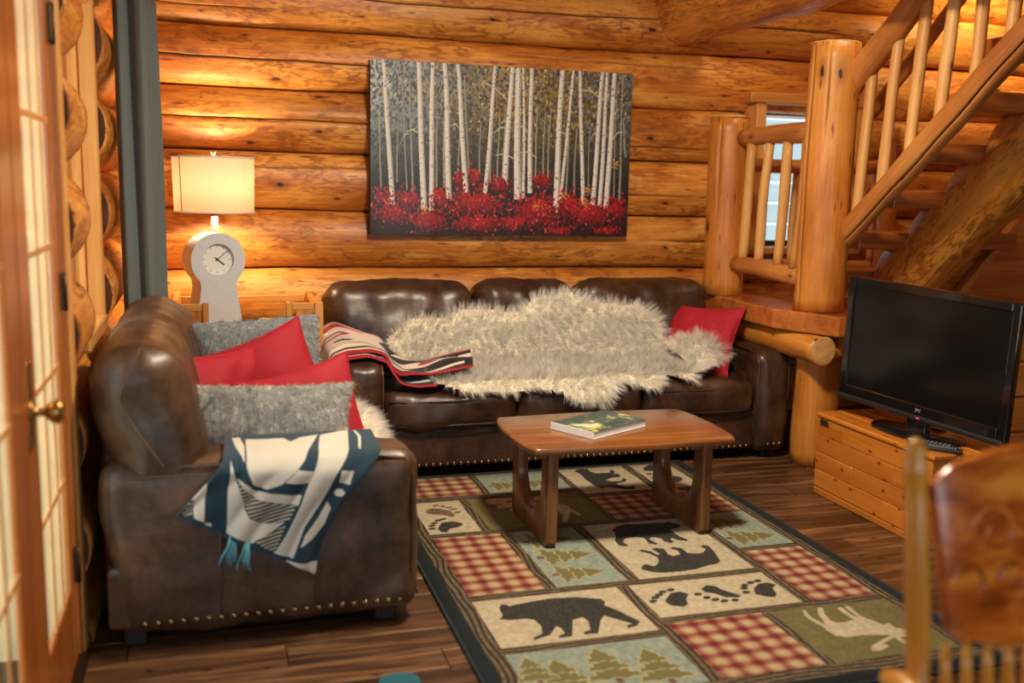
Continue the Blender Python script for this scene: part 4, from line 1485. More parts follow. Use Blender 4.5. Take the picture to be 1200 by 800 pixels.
for k, (xx, sd) in enumerate(((0.050, 1), (0.092, 2))):
    zz = 0.447 - (xx + 0.105) / 0.395 * 0.225
    rs = np.random.default_rng(sd)
    VV, FF = [], []
    for q in range(9):
        dx, dy = rs.normal(0, 0.007, 2)
        ln = rs.uniform(0.055, 0.085)
        pts = [(xx + dx * .4, 3.034, zz + 0.02), (xx + dx, 3.026 + dy * .3, zz - ln * .3), (xx + dx * 1.6 - .004, 3.026 + dy * .5, zz - ln * .65), (xx + dx * 2.2 + 0.008 * (k - .6), 3.027 + dy * .6, zz - ln)]
        Vt, Ft = tube_data(pts, [0.0035, 0.0042, 0.004, 0.0018], 6)
        b0 = len(VV)
        VV += Vt
        FF += [tuple(i + b0 for i in f) for f in Ft]
    obj('tassel', VV, FF, TASS, blk, smooth=True)

# ------------------------------------------------------------------ cream, red and black blanket over the sofa arm
W_, H_ = 900, 300
ar = np.zeros((H_, W_, 3))
ar[:] = (0.86, 0.80, 0.76)
BK, RD = (0.06, 0.07, 0.09), (0.62, 0.05, 0.08)
fill(ar, [(0, 0), (900, 0), (900, 14), (0, 14)], RD)
fill(ar, [(0, 286), (900, 286), (900, 300), (0, 300)], RD)
fill(ar, [(0, 20), (260, 30), (420, 45), (420, 62), (250, 48), (0, 36)], BK)
fill(ar, [(0, 215), (120, 235), (300, 250), (330, 270), (200, 280), (0, 262)], RD)
fill(ar, ellipse(150, 175, 85, 20, 0.06), RD)
fill(ar, ellipse(140, 174, 60, 9, 0.06), (0.86, 0.80, 0.76))
fill(ar, ellipse(190, 118, 48, 9, -0.05), BK)
for a in range(3):
    p = [(20 + x, 80 - a * 10 + 22 * math.sin(x / 130.0)) for x in range(0, 380, 20)]
    fill(ar, p + [(x, y - 3) for x, y in p[::-1]], BK)
CRM = (0.86, 0.80, 0.76)
fill(ar, [(400, 14), (900, 14), (900, 286), (440, 286), (380, 200)], BK)
fill(ar, [(330, 60), (420, 70), (520, 110), (640, 150), (760, 160), (900, 120), (900, 165), (760, 205), (620, 200), (500, 160), (400, 150)], CRM)
fill(ar, [(620, 170), (740, 178), (860, 150), (880, 190), (760, 230), (650, 215)], RD)
fill(ar, [(700, 190), (780, 185), (840, 172), (800, 205), (730, 215)], CRM)
fill(ar, [(420, 20), (560, 30), (700, 60), (860, 50), (860, 75), (700, 90), (540, 62), (400, 50)], CRM)
fill(ar, [(470, 200), (540, 225), (640, 245), (760, 250), (640, 268), (520, 255)], CRM)
fill(ar, [(820, 225), (900, 215), (900, 262), (840, 262)], CRM)
fill(ar, [(0, 0), (900, 0), (900, 14), (0, 14)], RD)
REDB = img_mat('red_black_blanket', ar, 0.9, 500, 0.5, sheen=0.2)
REDE = plain('red_blanket_edge', (0.42, 0.02, 0.035), 0.85)
b2 = thing('blanket', 'cream, red and black patterned blanket folded over the left arm of the long sofa', 'blanket', (0.75, 4.8, 0.55), 0, 'woven blankets')


def ribbon(name, path, mat, thick, ripple, layer=0.0, edge=None):
    """path: list of (centre near, centre far) point pairs; builds a cloth strip"""
    P0 = [Vector(p) for p, q in path]
    P1 = [Vector(q) for p, q in path]
    d = [0]
    for i in range(1, len(P0)):
        d.append(d[-1] + ((P0[i] - P0[i - 1]).length + (P1[i] - P1[i - 1]).length) / 2)
    n, m = 70, 16
    V, UV = [], []
    for i in range(n + 1):
        s = d[-1] * i / n
        a = np.array([np.interp(s, d, [p[k] for p in P0]) for k in range(3)])
        b = np.array([np.interp(s, d, [p[k] for p in P1]) for k in range(3)])
        for j in range(m + 1):
            v = j / m
            p = a * (1 - v) + b * v
            p[2] += layer + ripple * (0.5 + 0.5 * math.sin(v * 9 + i * 0.16)) * min(1, max(0, (i / n - 0.35) * 4)) + 0.004 * math.sin(i * 0.3 + v * 4)
            V.append(p)
            UV.append((i / n, v))
    V = np.array(V)
    for _ in range(2):
        G = V.reshape(n + 1, m + 1, 3)
        G[1:-1] = (G[:-2] + 2 * G[1:-1] + G[2:]) / 4
        V = G.reshape(-1, 3)
    F = [(i * (m + 1) + j, (i + 1) * (m + 1) + j, (i + 1) * (m + 1) + j + 1, i * (m + 1) + j + 1) for i in range(n) for j in range(m)]
    o = obj(name, V, F, mat, b2, smooth=True, uv=UV)
    md = o.modifiers.new('thickness', 'SOLIDIFY')
    md.thickness = thick
    md.offset = 1
    if edge:
        tube('edge_binding', [tuple(V[i * (m + 1)]) for i in range(0, n + 1, 2)], 0.0045, edge, o, 6)
    return o


path1 = [((0.545, 4.74, 0.50), (0.50, 5.12, 0.56)), ((0.560, 4.73, 0.600), (0.53, 5.12, 0.68)), ((0.62, 4.70, 0.632), (0.60, 5.14, 0.715)), ((0.72, 4.70, 0.634), (0.70, 5.12, 0.685)), ((0.80, 4.69, 0.615), (0.82, 5.06, 0.64)),
         ((0.832, 4.68, 0.545), (0.86, 5.02, 0.575)), ((0.87, 4.66, 0.502), (0.93, 4.97, 0.535)), ((0.98, 4.66, 0.500), (1.05, 4.92, 0.535)), ((1.13, 4.68, 0.530), (1.17, 4.86, 0.575)), ((1.235, 4.69, 0.545), (1.26, 4.84, 0.585))]
ribbon('cloth', path1, REDB, 0.008, 0.020, 0.012, REDE)
path2 = [((0.548, 4.70, 0.50), (0.505, 5.1, 0.55)), ((0.565, 4.695, 0.592), (0.535, 5.1, 0.66)), ((0.62, 4.675, 0.620), (0.60, 5.1, 0.69)), ((0.72, 4.670, 0.622), (0.70, 5.08, 0.665)), ((0.80, 4.665, 0.600), (0.82, 5.02, 0.615)),
         ((0.828, 4.655, 0.53), (0.85, 4.98, 0.55)), ((0.86, 4.635, 0.485), (0.92, 4.93, 0.505)), ((0.95, 4.625, 0.476), (1.0, 4.88, 0.50)), ((1.04, 4.625, 0.478), (1.07, 4.84, 0.505))]
ribbon('lower_fold', path2, REDB, 0.007, 0.014, 0.0, REDE)
# ------------------------------------------------------------------ lodge rug
RUG_SHAPES = {
 'bear_a': [(0.183,0.763),(0.197,0.79),(0.217,0.785),(0.222,0.766),(0.235,0.775),(0.298,0.785),(0.379,0.796),(0.476,0.783),(0.553,0.748),(0.558,0.72),(0.544,0.698),(0.575,0.64),(0.596,0.586),(0.612,0.546),(0.588,0.517),(0.552,0.507),(0.559,0.529),(0.581,0.537),(0.548,0.574),(0.512,0.619),(0.489,0.589),(0.442,0.497),(0.396,0.501),(0.401,0.518),(0.428,0.529),(0.445,0.588),(0.438,0.625),(0.396,0.612),(0.353,0.497),(0.307,0.497),(0.313,0.513),(0.337,0.523),(0.338,0.568),(0.327,0.582),(0.286,0.525),(0.223,0.501),(0.228,0.517),(0.266,0.541),(0.279,0.595),(0.274,0.643),(0.248,0.661),(0.196,0.662),(0.159,0.676),(0.179,0.702)],
 'bear_b': [(0.864,1.399),(0.901,1.438),(0.952,1.459),(1.009,1.445),(1.079,1.445),(1.132,1.436),(1.148,1.448),(1.156,1.426),(1.185,1.4),(1.172,1.374),(1.145,1.361),(1.112,1.35),(1.11,1.303),(1.112,1.266),(1.129,1.217),(1.117,1.207),(1.086,1.227),(1.074,1.257),(1.06,1.242),(1.061,1.21),(1.041,1.202),(1.026,1.229),(1.027,1.259),(1.015,1.271),(0.992,1.285),(0.974,1.263),(0.987,1.21),(0.976,1.2),(0.954,1.218),(0.961,1.284),(0.931,1.3),(0.893,1.3),(0.871,1.287),(0.854,1.256),(0.862,1.219),(0.845,1.211),(0.826,1.228),(0.828,1.28),(0.852,1.328),(0.869,1.379)],
 'bear_c': [(0.875,1.156),(0.896,1.163),(0.923,1.136),(0.935,1.091),(0.948,1.105),(0.937,1.158),(0.959,1.17),(0.987,1.146),(0.977,1.09),(0.988,1.067),(1.026,1.078),(1.033,1.118),(1.014,1.148),(1.034,1.16),(1.059,1.137),(1.06,1.086),(1.089,1.071),(1.122,1.071),(1.153,1.106),(1.141,1.134),(1.163,1.15),(1.181,1.133),(1.171,1.076),(1.164,1.044),(1.147,0.975),(1.117,0.951),(1.075,0.945),(1.012,0.922),(0.946,0.915),(0.862,0.921),(0.829,0.944),(0.81,0.971),(0.826,1.006),(0.849,1.016),(0.868,0.988),(0.886,0.999),(0.911,1.033),(0.922,1.07),(0.907,1.115)],
 'bear_d': [(1.018,2.27),(1.059,2.302),(1.097,2.294),(1.093,2.253),(1.109,2.209),(1.189,2.204),(1.2,2.243),(1.217,2.253),(1.216,2.212),(1.188,2.164),(1.217,2.185),(1.219,2.144),(1.203,2.121),(1.161,2.118),(1.117,2.089),(1.139,2.063),(1.185,2.06),(1.217,2.097),(1.225,2.077),(1.202,2.044),(1.156,2.029),(1.139,2.008),(1.182,1.961),(1.211,1.971),(1.213,1.941),(1.194,1.916),(1.147,1.932),(1.099,1.967),(1.075,1.985),(1.049,1.959),(1.03,2.008),(1.022,2.11),(1.029,2.2)],
 'elk_a': [(1.201,0.489),(1.211,0.487),(1.2,0.434),(1.205,0.396),(1.214,0.37),(1.237,0.449),(1.265,0.495),(1.285,0.493),(1.26,0.443),(1.248,0.391),(1.258,0.371),(1.3,0.372),(1.333,0.382),(1.328,0.438),(1.332,0.478),(1.352,0.481),(1.348,0.415),(1.358,0.388),(1.359,0.431),(1.366,0.48),(1.386,0.481),(1.373,0.409),(1.386,0.369),(1.405,0.322),(1.433,0.327),(1.43,0.292),(1.452,0.275),(1.478,0.263),(1.471,0.236),(1.451,0.229),(1.451,0.185),(1.42,0.154),(1.39,0.152),(1.384,0.169),(1.431,0.19),(1.424,0.225),(1.397,0.226),(1.399,0.192),(1.375,0.177),(1.378,0.225),(1.357,0.22),(1.312,0.198),(1.321,0.18),(1.301,0.169),(1.264,0.157),(1.244,0.167),(1.266,0.194),(1.308,0.216),(1.358,0.236),(1.378,0.248),(1.334,0.259),(1.286,0.271),(1.224,0.265),(1.195,0.289),(1.191,0.324),(1.194,0.363),(1.183,0.408),(1.185,0.45)],
 'elk_b': [(0.438,1.893),(0.469,1.93),(0.518,1.924),(0.581,1.916),(0.571,1.884),(0.534,1.882),(0.538,1.848),(0.598,1.856),(0.611,1.898),(0.72,1.918),(0.71,1.875),(0.676,1.849),(0.632,1.826),(0.699,1.81),(0.749,1.788),(0.794,1.771),(0.791,1.713),(0.81,1.635),(0.791,1.598),(0.783,1.683),(0.716,1.546),(0.69,1.542),(0.73,1.633),(0.724,1.697),(0.659,1.691),(0.549,1.696),(0.512,1.757),(0.55,1.791),(0.472,1.787),(0.478,1.822),(0.505,1.829),(0.456,1.856)],
 'pad1a': [(0.147,1.821),(0.178,1.856),(0.217,1.847),(0.256,1.806),(0.266,1.752),(0.249,1.721),(0.223,1.752),(0.187,1.771),(0.15,1.789)],
 'pad1b': [(0.153,1.592),(0.185,1.661),(0.23,1.67),(0.266,1.642),(0.266,1.613),(0.237,1.591),(0.202,1.581),(0.18,1.539),(0.157,1.55)],
 'pad3a': [(0.774,0.686),(0.818,0.735),(0.857,0.741),(0.878,0.713),(0.847,0.674),(0.834,0.632),(0.807,0.617),(0.775,0.634),(0.765,0.662)],
 'pad3b': [(0.943,0.745),(0.98,0.771),(1.007,0.755),(1.015,0.721),(1.032,0.693),(1.056,0.656),(1.041,0.641),(0.995,0.656),(0.973,0.692),(0.944,0.715)],
 'pad3c': [(1.132,0.698),(1.176,0.737),(1.217,0.741),(1.235,0.715),(1.203,0.688),(1.193,0.642),(1.17,0.614),(1.141,0.625),(1.115,0.654)],
 'pad0a': [(1.379,2.231),(1.448,2.3),(1.491,2.299),(1.497,2.261),(1.455,2.186),(1.403,2.184),(1.375,2.195)],
 'pad0b': [(1.407,2.049),(1.475,2.086),(1.509,2.047),(1.496,2.003),(1.453,1.974),(1.398,1.994)],
}
RUG_TOES = [(0.21,1.891),(0.237,1.874),(0.261,1.851),(0.276,1.822),(0.283,1.779),(0.202,1.706),(0.176,1.693),(0.153,1.663),(0.137,1.634),(0.129,1.598),(0.725,0.685),(0.746,0.712),(0.769,0.731),(0.794,0.752),(0.831,0.763),(0.911,0.704),(0.927,0.669),(0.948,0.645),(0.974,0.627),(1.015,0.625),(1.09,0.678),(1.101,0.713),(1.117,0.737),(1.152,0.754),(1.186,0.763),(1.368,2.071),(1.367,2.032),(1.373,2.136)]

RX0, RX1, RY0, RY1 = 0.741, 2.375, 2.345, 4.682
RS = 420
W_, H_ = int((RX1 - RX0) * RS), int((RY1 - RY0) * RS)
rug_a = np.zeros((H_, W_, 3))
tealblack = np.array((0.045, 0.10, 0.11))
rug_a[:] = tealblack
sm1, sm2, sm3 = smooth_noise(H_, W_, 5, 1), smooth_noise(H_, W_, 40, 2), np.random.default_rng(3).random((H_, W_))
yy_, xx_ = np.mgrid[0:H_, 0:W_]


def rect(x0, x1, y0, y1, c=None, tex=None):
    fill(rug_a, [(x0, y0), (x1, y0), (x1, y1), (x0, y1)], c, RX0, RY0, RS, RS, tex)


# log-stripe bands
lw = (yy_ + 3 * np.sin(xx_ / 37.0) + 7 * sm2) % 9
barkh = np.where((lw < 3.2)[..., None], np.array((0.10, 0.08, 0.06)), np.array((0.46, 0.39, 0.28))) * (0.75 + 0.4 * sm1[..., None])
lw2 = (xx_ + 3 * np.sin(yy_ / 31.0) + 7 * sm2) % 9
barkv = np.where((lw2 < 3.2)[..., None], np.array((0.10, 0.08, 0.06)), np.array((0.46, 0.39, 0.28))) * (0.75 + 0.4 * sm1[..., None])
rect(0.792, 2.335, RY0 + 0.05, RY1 - 0.015, tex=barkv)
rect(0.835, 2.292, 2.448, 4.66, tex=barkv)
rag = smooth_noise(H_, W_, 6, 9)
creamc = np.array((0.80, 0.745, 0.62))
creamt = creamc * (0.90 + 0.16 * sm1[..., None])
olivet = np.array((0.46, 0.43, 0.25)) * (0.88 + 0.2 * sm1[..., None])
bluet = np.array((0.60, 0.65, 0.59)) * (0.88 + 0.2 * sm1[..., None])
blackt = np.where((sm3 > 0.74)[..., None], np.array((0.36, 0.32, 0.25)), np.array((0.115, 0.125, 0.125)) * (0.8 + 0.5 * sm1[..., None]))
browntt = np.where((sm3 > 0.72)[..., None], np.array((0.60, 0.52, 0.38)), np.array((0.36, 0.29, 0.20)) * (0.85 + 0.3 * sm1[..., None]))


def plaid():
    p = 31.0
    u, v = (xx_ % p) / p, (yy_ % p) / p
    su = np.exp(-((u - 0.5) / 0.24) ** 2)
    sv = np.exp(-((v - 0.5) / 0.24) ** 2)
    a = np.clip((su + sv) * 0.62 + 0.15 * (sm1 - 0.5) + (sm3 - .5) * .25, 0, 1)[..., None]
    big = np.clip(0.6 * (np.sin(xx_ / 34.0 * PI) ** 2)[..., None] + 0.0, 0, 1)
    c = (1 - a) * np.array((0.80, 0.74, 0.56)) + a * np.array((0.50, 0.15, 0.12))
    dk = np.clip(su * sv - 0.55, 0, 1)[..., None]
    return c * (1 - 0.5 * dk)


plaidt = plaid()
# horizontal bark bands sit between the rows
for (xa, xb, ya, yb) in ((0.835, 1.66, 4.28, 4.35), (1.66, 2.292, 4.19, 4.25), (0.835, 1.66, 3.815, 3.872), (1.66, 2.02, 3.815, 3.87), (1.98, 2.292, 3.85, 3.866), (2.02, 2.292, 3.39, 3.435), (0.835, 2.0, 3.175, 3.226), (0.835, 1.4, 2.768, 2.816), (1.43, 2.292, 2.848, 2.90), (0.80, 2.33, 2.40, 2.462), (0.8, 2.33, 4.655, 4.67)):
    rect(xa, xb, ya, yb, tex=barkh)
cells = [(.845, 1.206, 4.352, 4.655, plaidt), (1.241, 1.649, 4.352, 4.655, bluet), (1.679, 2.026, 4.247, 4.655, creamt), (2.073, 2.288, 4.247, 4.655, creamt),
         (.845, 1.068, 3.870, 4.284, creamt), (1.105, 1.649, 3.870, 4.284, olivet), (1.679, 2.288, 3.866, 4.194, plaidt),
         (.845, 1.132, 3.225, 3.823, plaidt), (1.174, 1.456, 3.225, 3.823, bluet), (1.503, 1.985, 3.225, 3.823, creamt), (2.03, 2.288, 3.433, 3.851, bluet), (2.03, 2.288, 2.898, 3.393, plaidt),
         (.845, 1.388, 2.815, 3.178, creamt), (1.435, 1.985, 2.898, 3.178, creamt), (.845, 1.388, 2.462, 2.77, bluet), (1.435, 1.789, 2.463, 2.851, plaidt), (1.823, 2.288, 2.463, 2.851, olivet)]
for (xa, xb, ya, yb, tx) in cells:
    rect(xa, xb, ya, yb, tex=tx)


def pine(cx, cy, s, ang):
    """leafy pine, apex along ang"""
    c, sn = math.cos(ang), math.sin(ang)

    def P(l):
        return [(cx + (x * c - y * sn) * s, cy + (x * sn + y * c) * s) for x, y in l]
    fill(rug_a, P([(-.56, -.05), (-.40, -.05), (-.40, .05), (-.56, .05)]), (0.45, 0.30, 0.22), RX0, RY0, RS, RS)
    for (x0, w, l) in ((-.42, .40, .42), (-.16, .31, .36), (.08, .22, .40)):
        for grow, colr in ((0.035, (0.72, 0.69, 0.50)), (0.0, (0.47, 0.45, 0.27))):
            pl = [(x0 + l + grow, 0)]
            for k, (fx, fy) in enumerate(((.62, .42), (.55, .60), (.30, .62), (.28, .86), (0.0, 1.0), (.06, .62), (-.04, .35), (.08, .1))):
                pl.append((x0 + l * fx - (grow if fx < .1 else 0), w * fy + grow))
            pl = pl + [(x, -y * 0.96) for x, y in pl[::-1][:-1]]
            fill(rug_a, P(pl), colr, RX0, RY0, RS, RS)


for (cx, cy, s, a) in ((0.98, 2.60, .22, PI / 2), (1.13, 2.64, .22, PI / 2), (1.28, 2.60, .22, PI / 2), (0.90, 2.66, .16, PI / 2), (1.31, 3.34, .20, 0), (1.32, 3.52, .22, 0), (1.31, 3.70, .20, 0), (2.16, 3.54, .22, 0), (2.15, 3.72, .22, 0), (1.36, 4.46, .18, 0), (1.54, 4.46, .18, 0)):
    pine(cx, cy, s, a)
for k in ('bear_a', 'bear_b', 'bear_c', 'bear_d', 'pad1b', 'pad3a', 'pad3c', 'pad0a', 'pad0b', 'pad3b'):
    fill(rug_a, RUG_SHAPES[k], None, 0, 0, RS, RS, tex=blackt)
fill(rug_a, RUG_SHAPES['pad1a'], None, 0, 0, RS, RS, tex=browntt)
for k in ('elk_a', 'elk_b'):
    fill(rug_a, RUG_SHAPES[k], None, 0, 0, RS, RS, tex=creamt)
for i, (x, y) in enumerate(RUG_TOES):
    fill(rug_a, ellipse(x, y, 0.017, 0.012, 0.4), None, 0, 0, RS, RS, tex=blackt if i > 4 else browntt)
# dark bound edge
rect(RX0, 0.792, RY0, RY1, tealblack)
rect(2.335, RX1, RY0, RY1, tealblack)
rect(RX0, RX1, RY0, RY0 + 0.055, tealblack)
rug_a *= (0.82 + 0.15 * sm3[..., None])
RUGM = img_mat('woven_rug', rug_a, 0.95, 380, 0.6)
rug = thing('area_rug', 'patchwork lodge rug with bears, paw prints, pines, elk and red plaid squares', 'rug', (1.55, 3.5, 0.0))
n = 24
V, UV = [], []
for i in range(n + 1):
    for j in range(n + 1):
        u, v = i / n, j / n
        V.append((RX0 + (RX1 - RX0) * u, RY0 + (RY1 - RY0) * v, 0.0115 + 0.0008 * math.sin(u * 9 + v * 14)))
        UV.append((u, v))
F = [(i * (n + 1) + j, (i + 1) * (n + 1) + j, (i + 1) * (n + 1) + j + 1, i * (n + 1) + j + 1) for i in range(n) for j in range(n)]
pile = obj('pile', V, F, RUGM, rug, smooth=True, uv=UV)
md = pile.modifiers.new('thickness', 'SOLIDIFY')
md.thickness = 0.009
md.offset = -1
BIND = plain('teal_binding', (0.008, 0.022, 0.028), 0.85, grain=0.3, scale=300)
e = 0.004
tube('binding', [(RX0 - e, RY0 - e, 0.0075), (RX1 + e, RY0 - e, 0.0075), (RX1 + e, RY1 + e, 0.0075), (RX0 - e, RY1 + e, 0.0075), (RX0 - e, RY0 - e, 0.0075)], 0.0068, BIND, rug, 8)

MATT = plain('teal_mat_cloth', (0.01, 0.10, 0.13), 0.9, grain=0.4, scale=200)
mt = thing('floor_mat', 'narrow teal mat end on the plank floor before the loveseat', 'mat', (0.50, 2.45, 0))
prism('pad', [(0.44, 2.2), (0.56, 2.2), (0.56, 2.70), (0.545, 2.725), (0.52, 2.735), (0.48, 2.735), (0.455, 2.725), (0.44, 2.70)], 0.001, 0.016, MATT, mt, axis='z', bevel=0.004)

# ------------------------------------------------------------------ coffee table and book
WAL = wood('walnut_table', (0.095, 0.030, 0.008), (0.215, 0.075, 0.019), (0.34, 0.14, 0.042), axis=0, rough=0.22, grain=9, coat=0.5, vary=0.02)
WALZ = wood('walnut_leg', (0.075, 0.028, 0.010), (0.17, 0.068, 0.022), (0.27, 0.12, 0.040), axis=2, rough=0.28, grain=12, coat=0.4, vary=0.05)
ct = thing('coffee_table', 'low walnut coffee table with curved ends and cut-out slab legs on the patterned rug', 'table', (1.63, 3.83, 0))
out = []
hx, hy, cxm, cym = 0.470, 0.300, 1.632, 3.845


def corner(cx, cy, r, a0, a1, n=6):
    return [(cx + r * math.cos(a0 + (a1 - a0) * k / n), cy + r * math.sin(a0 + (a1 - a0) * k / n)) for k in range(n + 1)]


# surfboard outline: ends bow outward, long sides bow a little
for k in range(25):      # front edge, left to right
    u = k / 24 * 2 - 1
    out.append((cxm + u * (hx - 0.035), cym - hy + 0.055 * u ** 2 * 0.45))
for k in range(1, 13):   # right end
    u = k / 13 * 2 - 1
    out.append((cxm + hx - 0.035 + 0.035 * (1 - u ** 2) ** 0.6, cym + u * (hy - 0.03)))
for k in range(25):
    u = 1 - k / 24 * 2
    out.append((cxm + u * (hx - 0.035), cym + hy - 0.055 * u ** 2 * 0.45))
for k in range(1, 13):
    u = 1 - k / 13 * 2
    out.append((cxm - hx + 0.035 - 0.035 * (1 - u ** 2) ** 0.6, cym + u * (hy - 0.03)))
prism('tabletop', out, 0.408, 0.436, WAL, ct, axis='z', bevel=0.011, seg=3, smooth=True)
for xl in (1.285, 1.965):
    ya, yb = 3.600, 4.085
    U = [(ya + 0.02, 0.0135), (yb - 0.02, 0.0135), (yb, 0.035), (yb - 0.004, 0.408), (yb - 0.085, 0.408)]
    U += [(yb - 0.09, 0.24)] + [(3.8425 + 0.150 * math.cos(t), 0.24 - 0.125 * math.sin(t)) for t in np.linspace(0.12, PI - 0.12, 12)] + [(ya + 0.09, 0.24)]
    U += [(ya + 0.085, 0.408), (ya + 0.004, 0.408), (ya, 0.035)]
    prism('slab_leg', U, xl - 0.024, xl + 0.024, WALZ, ct, axis='x', bevel=0.009, seg=2, smooth=True)
    for yc in (3.645, 4.04):
        box('cleat', (xl - 0.055, yc - 0.02, 0.378), (xl + 0.055, yc + 0.02, 0.407), WAL, ct, 0.004)
box('stretcher_rail', (1.29, 3.825, 0.372), (1.96, 3.860, 0.4065), WAL, ct, 0.004)

bcov = bpy.data.materials.new('book_cover_print')
t_ = NT(bcov)
v_ = t_.coords(rand=False)
n1, n2 = t_.noise(t_.mapping(v_, (1, 1, 1)), 7.0, 5, 0.65, 0.8), t_.noise(v_, 16, 3, 0.6)
base_ = t_.ramp(n1, [(0.36, (0.005, 0.03, 0.035)), (0.50, (0.015, 0.10, 0.095)), (0.56, (0.55, 0.50, 0.06)), (0.63, (0.75, 0.78, 0.74)), (0.72, (0.04, 0.10, 0.22))])
sx_ = t_.node('ShaderNodeSeparateXYZ', ins={0: v_})
lower = t_.math('GREATER_THAN', t_.math('ADD', t_.math('MULTIPLY', sx_.outputs[0], -5.0), t_.math('MULTIPLY', n2, 0.9)), 0.62)
t_.set(Base_Color=t_.mix(lower, base_, (0.006, 0.045, 0.045)), Roughness=0.25)
t_.bsdf.inputs['Coat Weight'].default_value = 0.4
PAPER = plain('white_paper', (0.80, 0.80, 0.78), 0.7, scale=200)
ang = math.atan2(3.628 - 3.844, 1.487 - 1.369)
bk_c = ((1.369 + 1.769) / 2, (3.844 + 3.841) / 2)
bk = thing('book', 'thick white-edged paperback with dark green cover lying on the coffee table', 'book', (bk_c[0], bk_c[1], 0.437), ang)
Bb = WM[bk.name]
# local x runs along the spine side, local y across
Lx, Ly = 0.235, 0.350
box('page_block', (-Lx / 2 + 0.002, -Ly / 2 + 0.002, 0.003), (Lx / 2 - 0.003, Ly / 2 - 0.003, 0.0295), PAPER, bk, 0.001, base=Bb)
box('front_cover', (-Lx / 2, -Ly / 2, 0.0295), (Lx / 2, Ly / 2, 0.0318), bcov, bk, 0.0006, base=Bb)
box('back_cover', (-Lx / 2, -Ly / 2, 0.0008), (Lx / 2, Ly / 2, 0.003), PAPER, bk, 0.0006, base=Bb)
box('spine', (-Lx / 2, -Ly / 2 - 0.0015, 0.0008), (Lx / 2, -Ly / 2 + 0.0015, 0.0316), PAPER, bk, 0.0008, base=Bb)

# ------------------------------------------------------------------ painting
W_, H_ = 1000, 612
pa = np.zeros((H_, W_, 3))
yy_, xx_ = np.mgrid[0:H_, 0:W_]
u_, v_ = xx_ / W_, yy_ / H_
sA, sB = smooth_noise(H_, W_, 60, 21)[..., None], smooth_noise(H_, W_, 18, 22)[..., None]
lf = np.clip(1 - u_ / 0.35, 0, 1)[..., None]
gold = np.exp(-((u_ - 0.60) / 0.30) ** 2)[..., None]
topc = (1 - lf) * (gold * np.array((0.44, 0.36, 0.18)) + (1 - gold) * np.array((0.30, 0.30, 0.26))) + lf * np.array((0.50, 0.57, 0.62))  # blue-grey upper left also holds a daylight sheen as paint colour
dk = np.array((0.075, 0.085, 0.075))
hv = np.clip((v_ - 0.28) / 0.55, 0, 1)[..., None] ** 1.1
pa = topc * hv + dk * (1 - hv)
pa *= 1.05 + 0.7 * sB * sA + 0.12
rs = np.random.default_rng(33)
for k in range(5200):
    x, y = rs.uniform(0, W_), H_ * (0.30 + 0.72 * rs.beta(2.0, 1.15))
    fu, fv = x / W_, y / H_
    l = max(0, 1 - fu / 0.32)
    g = math.exp(-((fu - 0.62) / 0.26) ** 2)
    r = rs.random()
    if r < 0.42 * g + 0.08:
        c = np.array((0.62, 0.50, 0.20)) * rs.uniform(0.5, 1.15)
    elif r < 0.62:
        c = np.array((0.42, 0.48, 0.54)) * rs.uniform(0.45, 1.15 + 0.3 * l)
    elif r < 0.70 and fv > 0.6:
        c = np.array((0.78, 0.74, 0.55)) * rs.uniform(0.7, 1.1)
    else:
        c = np.array((0.26, 0.23, 0.16)) * rs.uniform(0.5, 1.2)
    c = c * (0.35 + 0.65 * min(1, max(0, (fv - 0.28) / 0.4)))
    fill(pa, ellipse(x, y, rs.uniform(2.5, 5), rs.uniform(4, 9), rs.normal(0, .4), 7), c)
TOPL = lambda x: 0


def px(x, y):
    # design drawn in a 1025 x ~650 frame whose top edge tilts in the photograph
    u = (x - 50) / 1025
    t0 = 62 + 58 * u
    return u * W_, (1 - (y - t0) / (748 - t0)) * H_


def trunk(xt, xb, yb, w, c, yt=None, dark=0.55):
    x0, y0 = px(xt, yt if yt is not None else 62 + 58 * (xt - 50) / 1025)
    x1, y1 = px(xb, yb)
    n = 12
    Lp, Rp, Mp = [], [], []
    ph = rs.uniform(0, 6)
    for k in range(n + 1):
        f = k / n
        xm = x0 + (x1 - x0) * (f ** 0.8) + 2.0 * math.sin(f * 5 + ph)
        ww = 1.12 * w * (0.72 + 0.28 * f) * W_ / 1025
        ym = y0 + (y1 - y0) * f
        Lp.append((xm - ww / 2, ym))
        Rp.append((xm + ww / 2, ym))
        Mp.append((xm + ww * 0.18, ym))
    fill(pa, Lp + Rp[::-1], np.array(c))
    fill(pa, Mp + Rp[::-1], np.array(c) * dark if w < 8 else np.array(c) * 0.80)
    if w >= 8:
        for k in range(int(abs(y0 - y1) / 24)):
            f = rs.random()
            xm = x0 + (x1 - x0) * (f ** 0.8)
            fill(pa, ellipse(xm + rs.uniform(-.35, .35) * w, y0 + (y1 - y0) * f, rs.uniform(1.5, 4.0), rs.uniform(1, 2.0), 0, 7), np.array((0.22, 0.22, 0.22)))


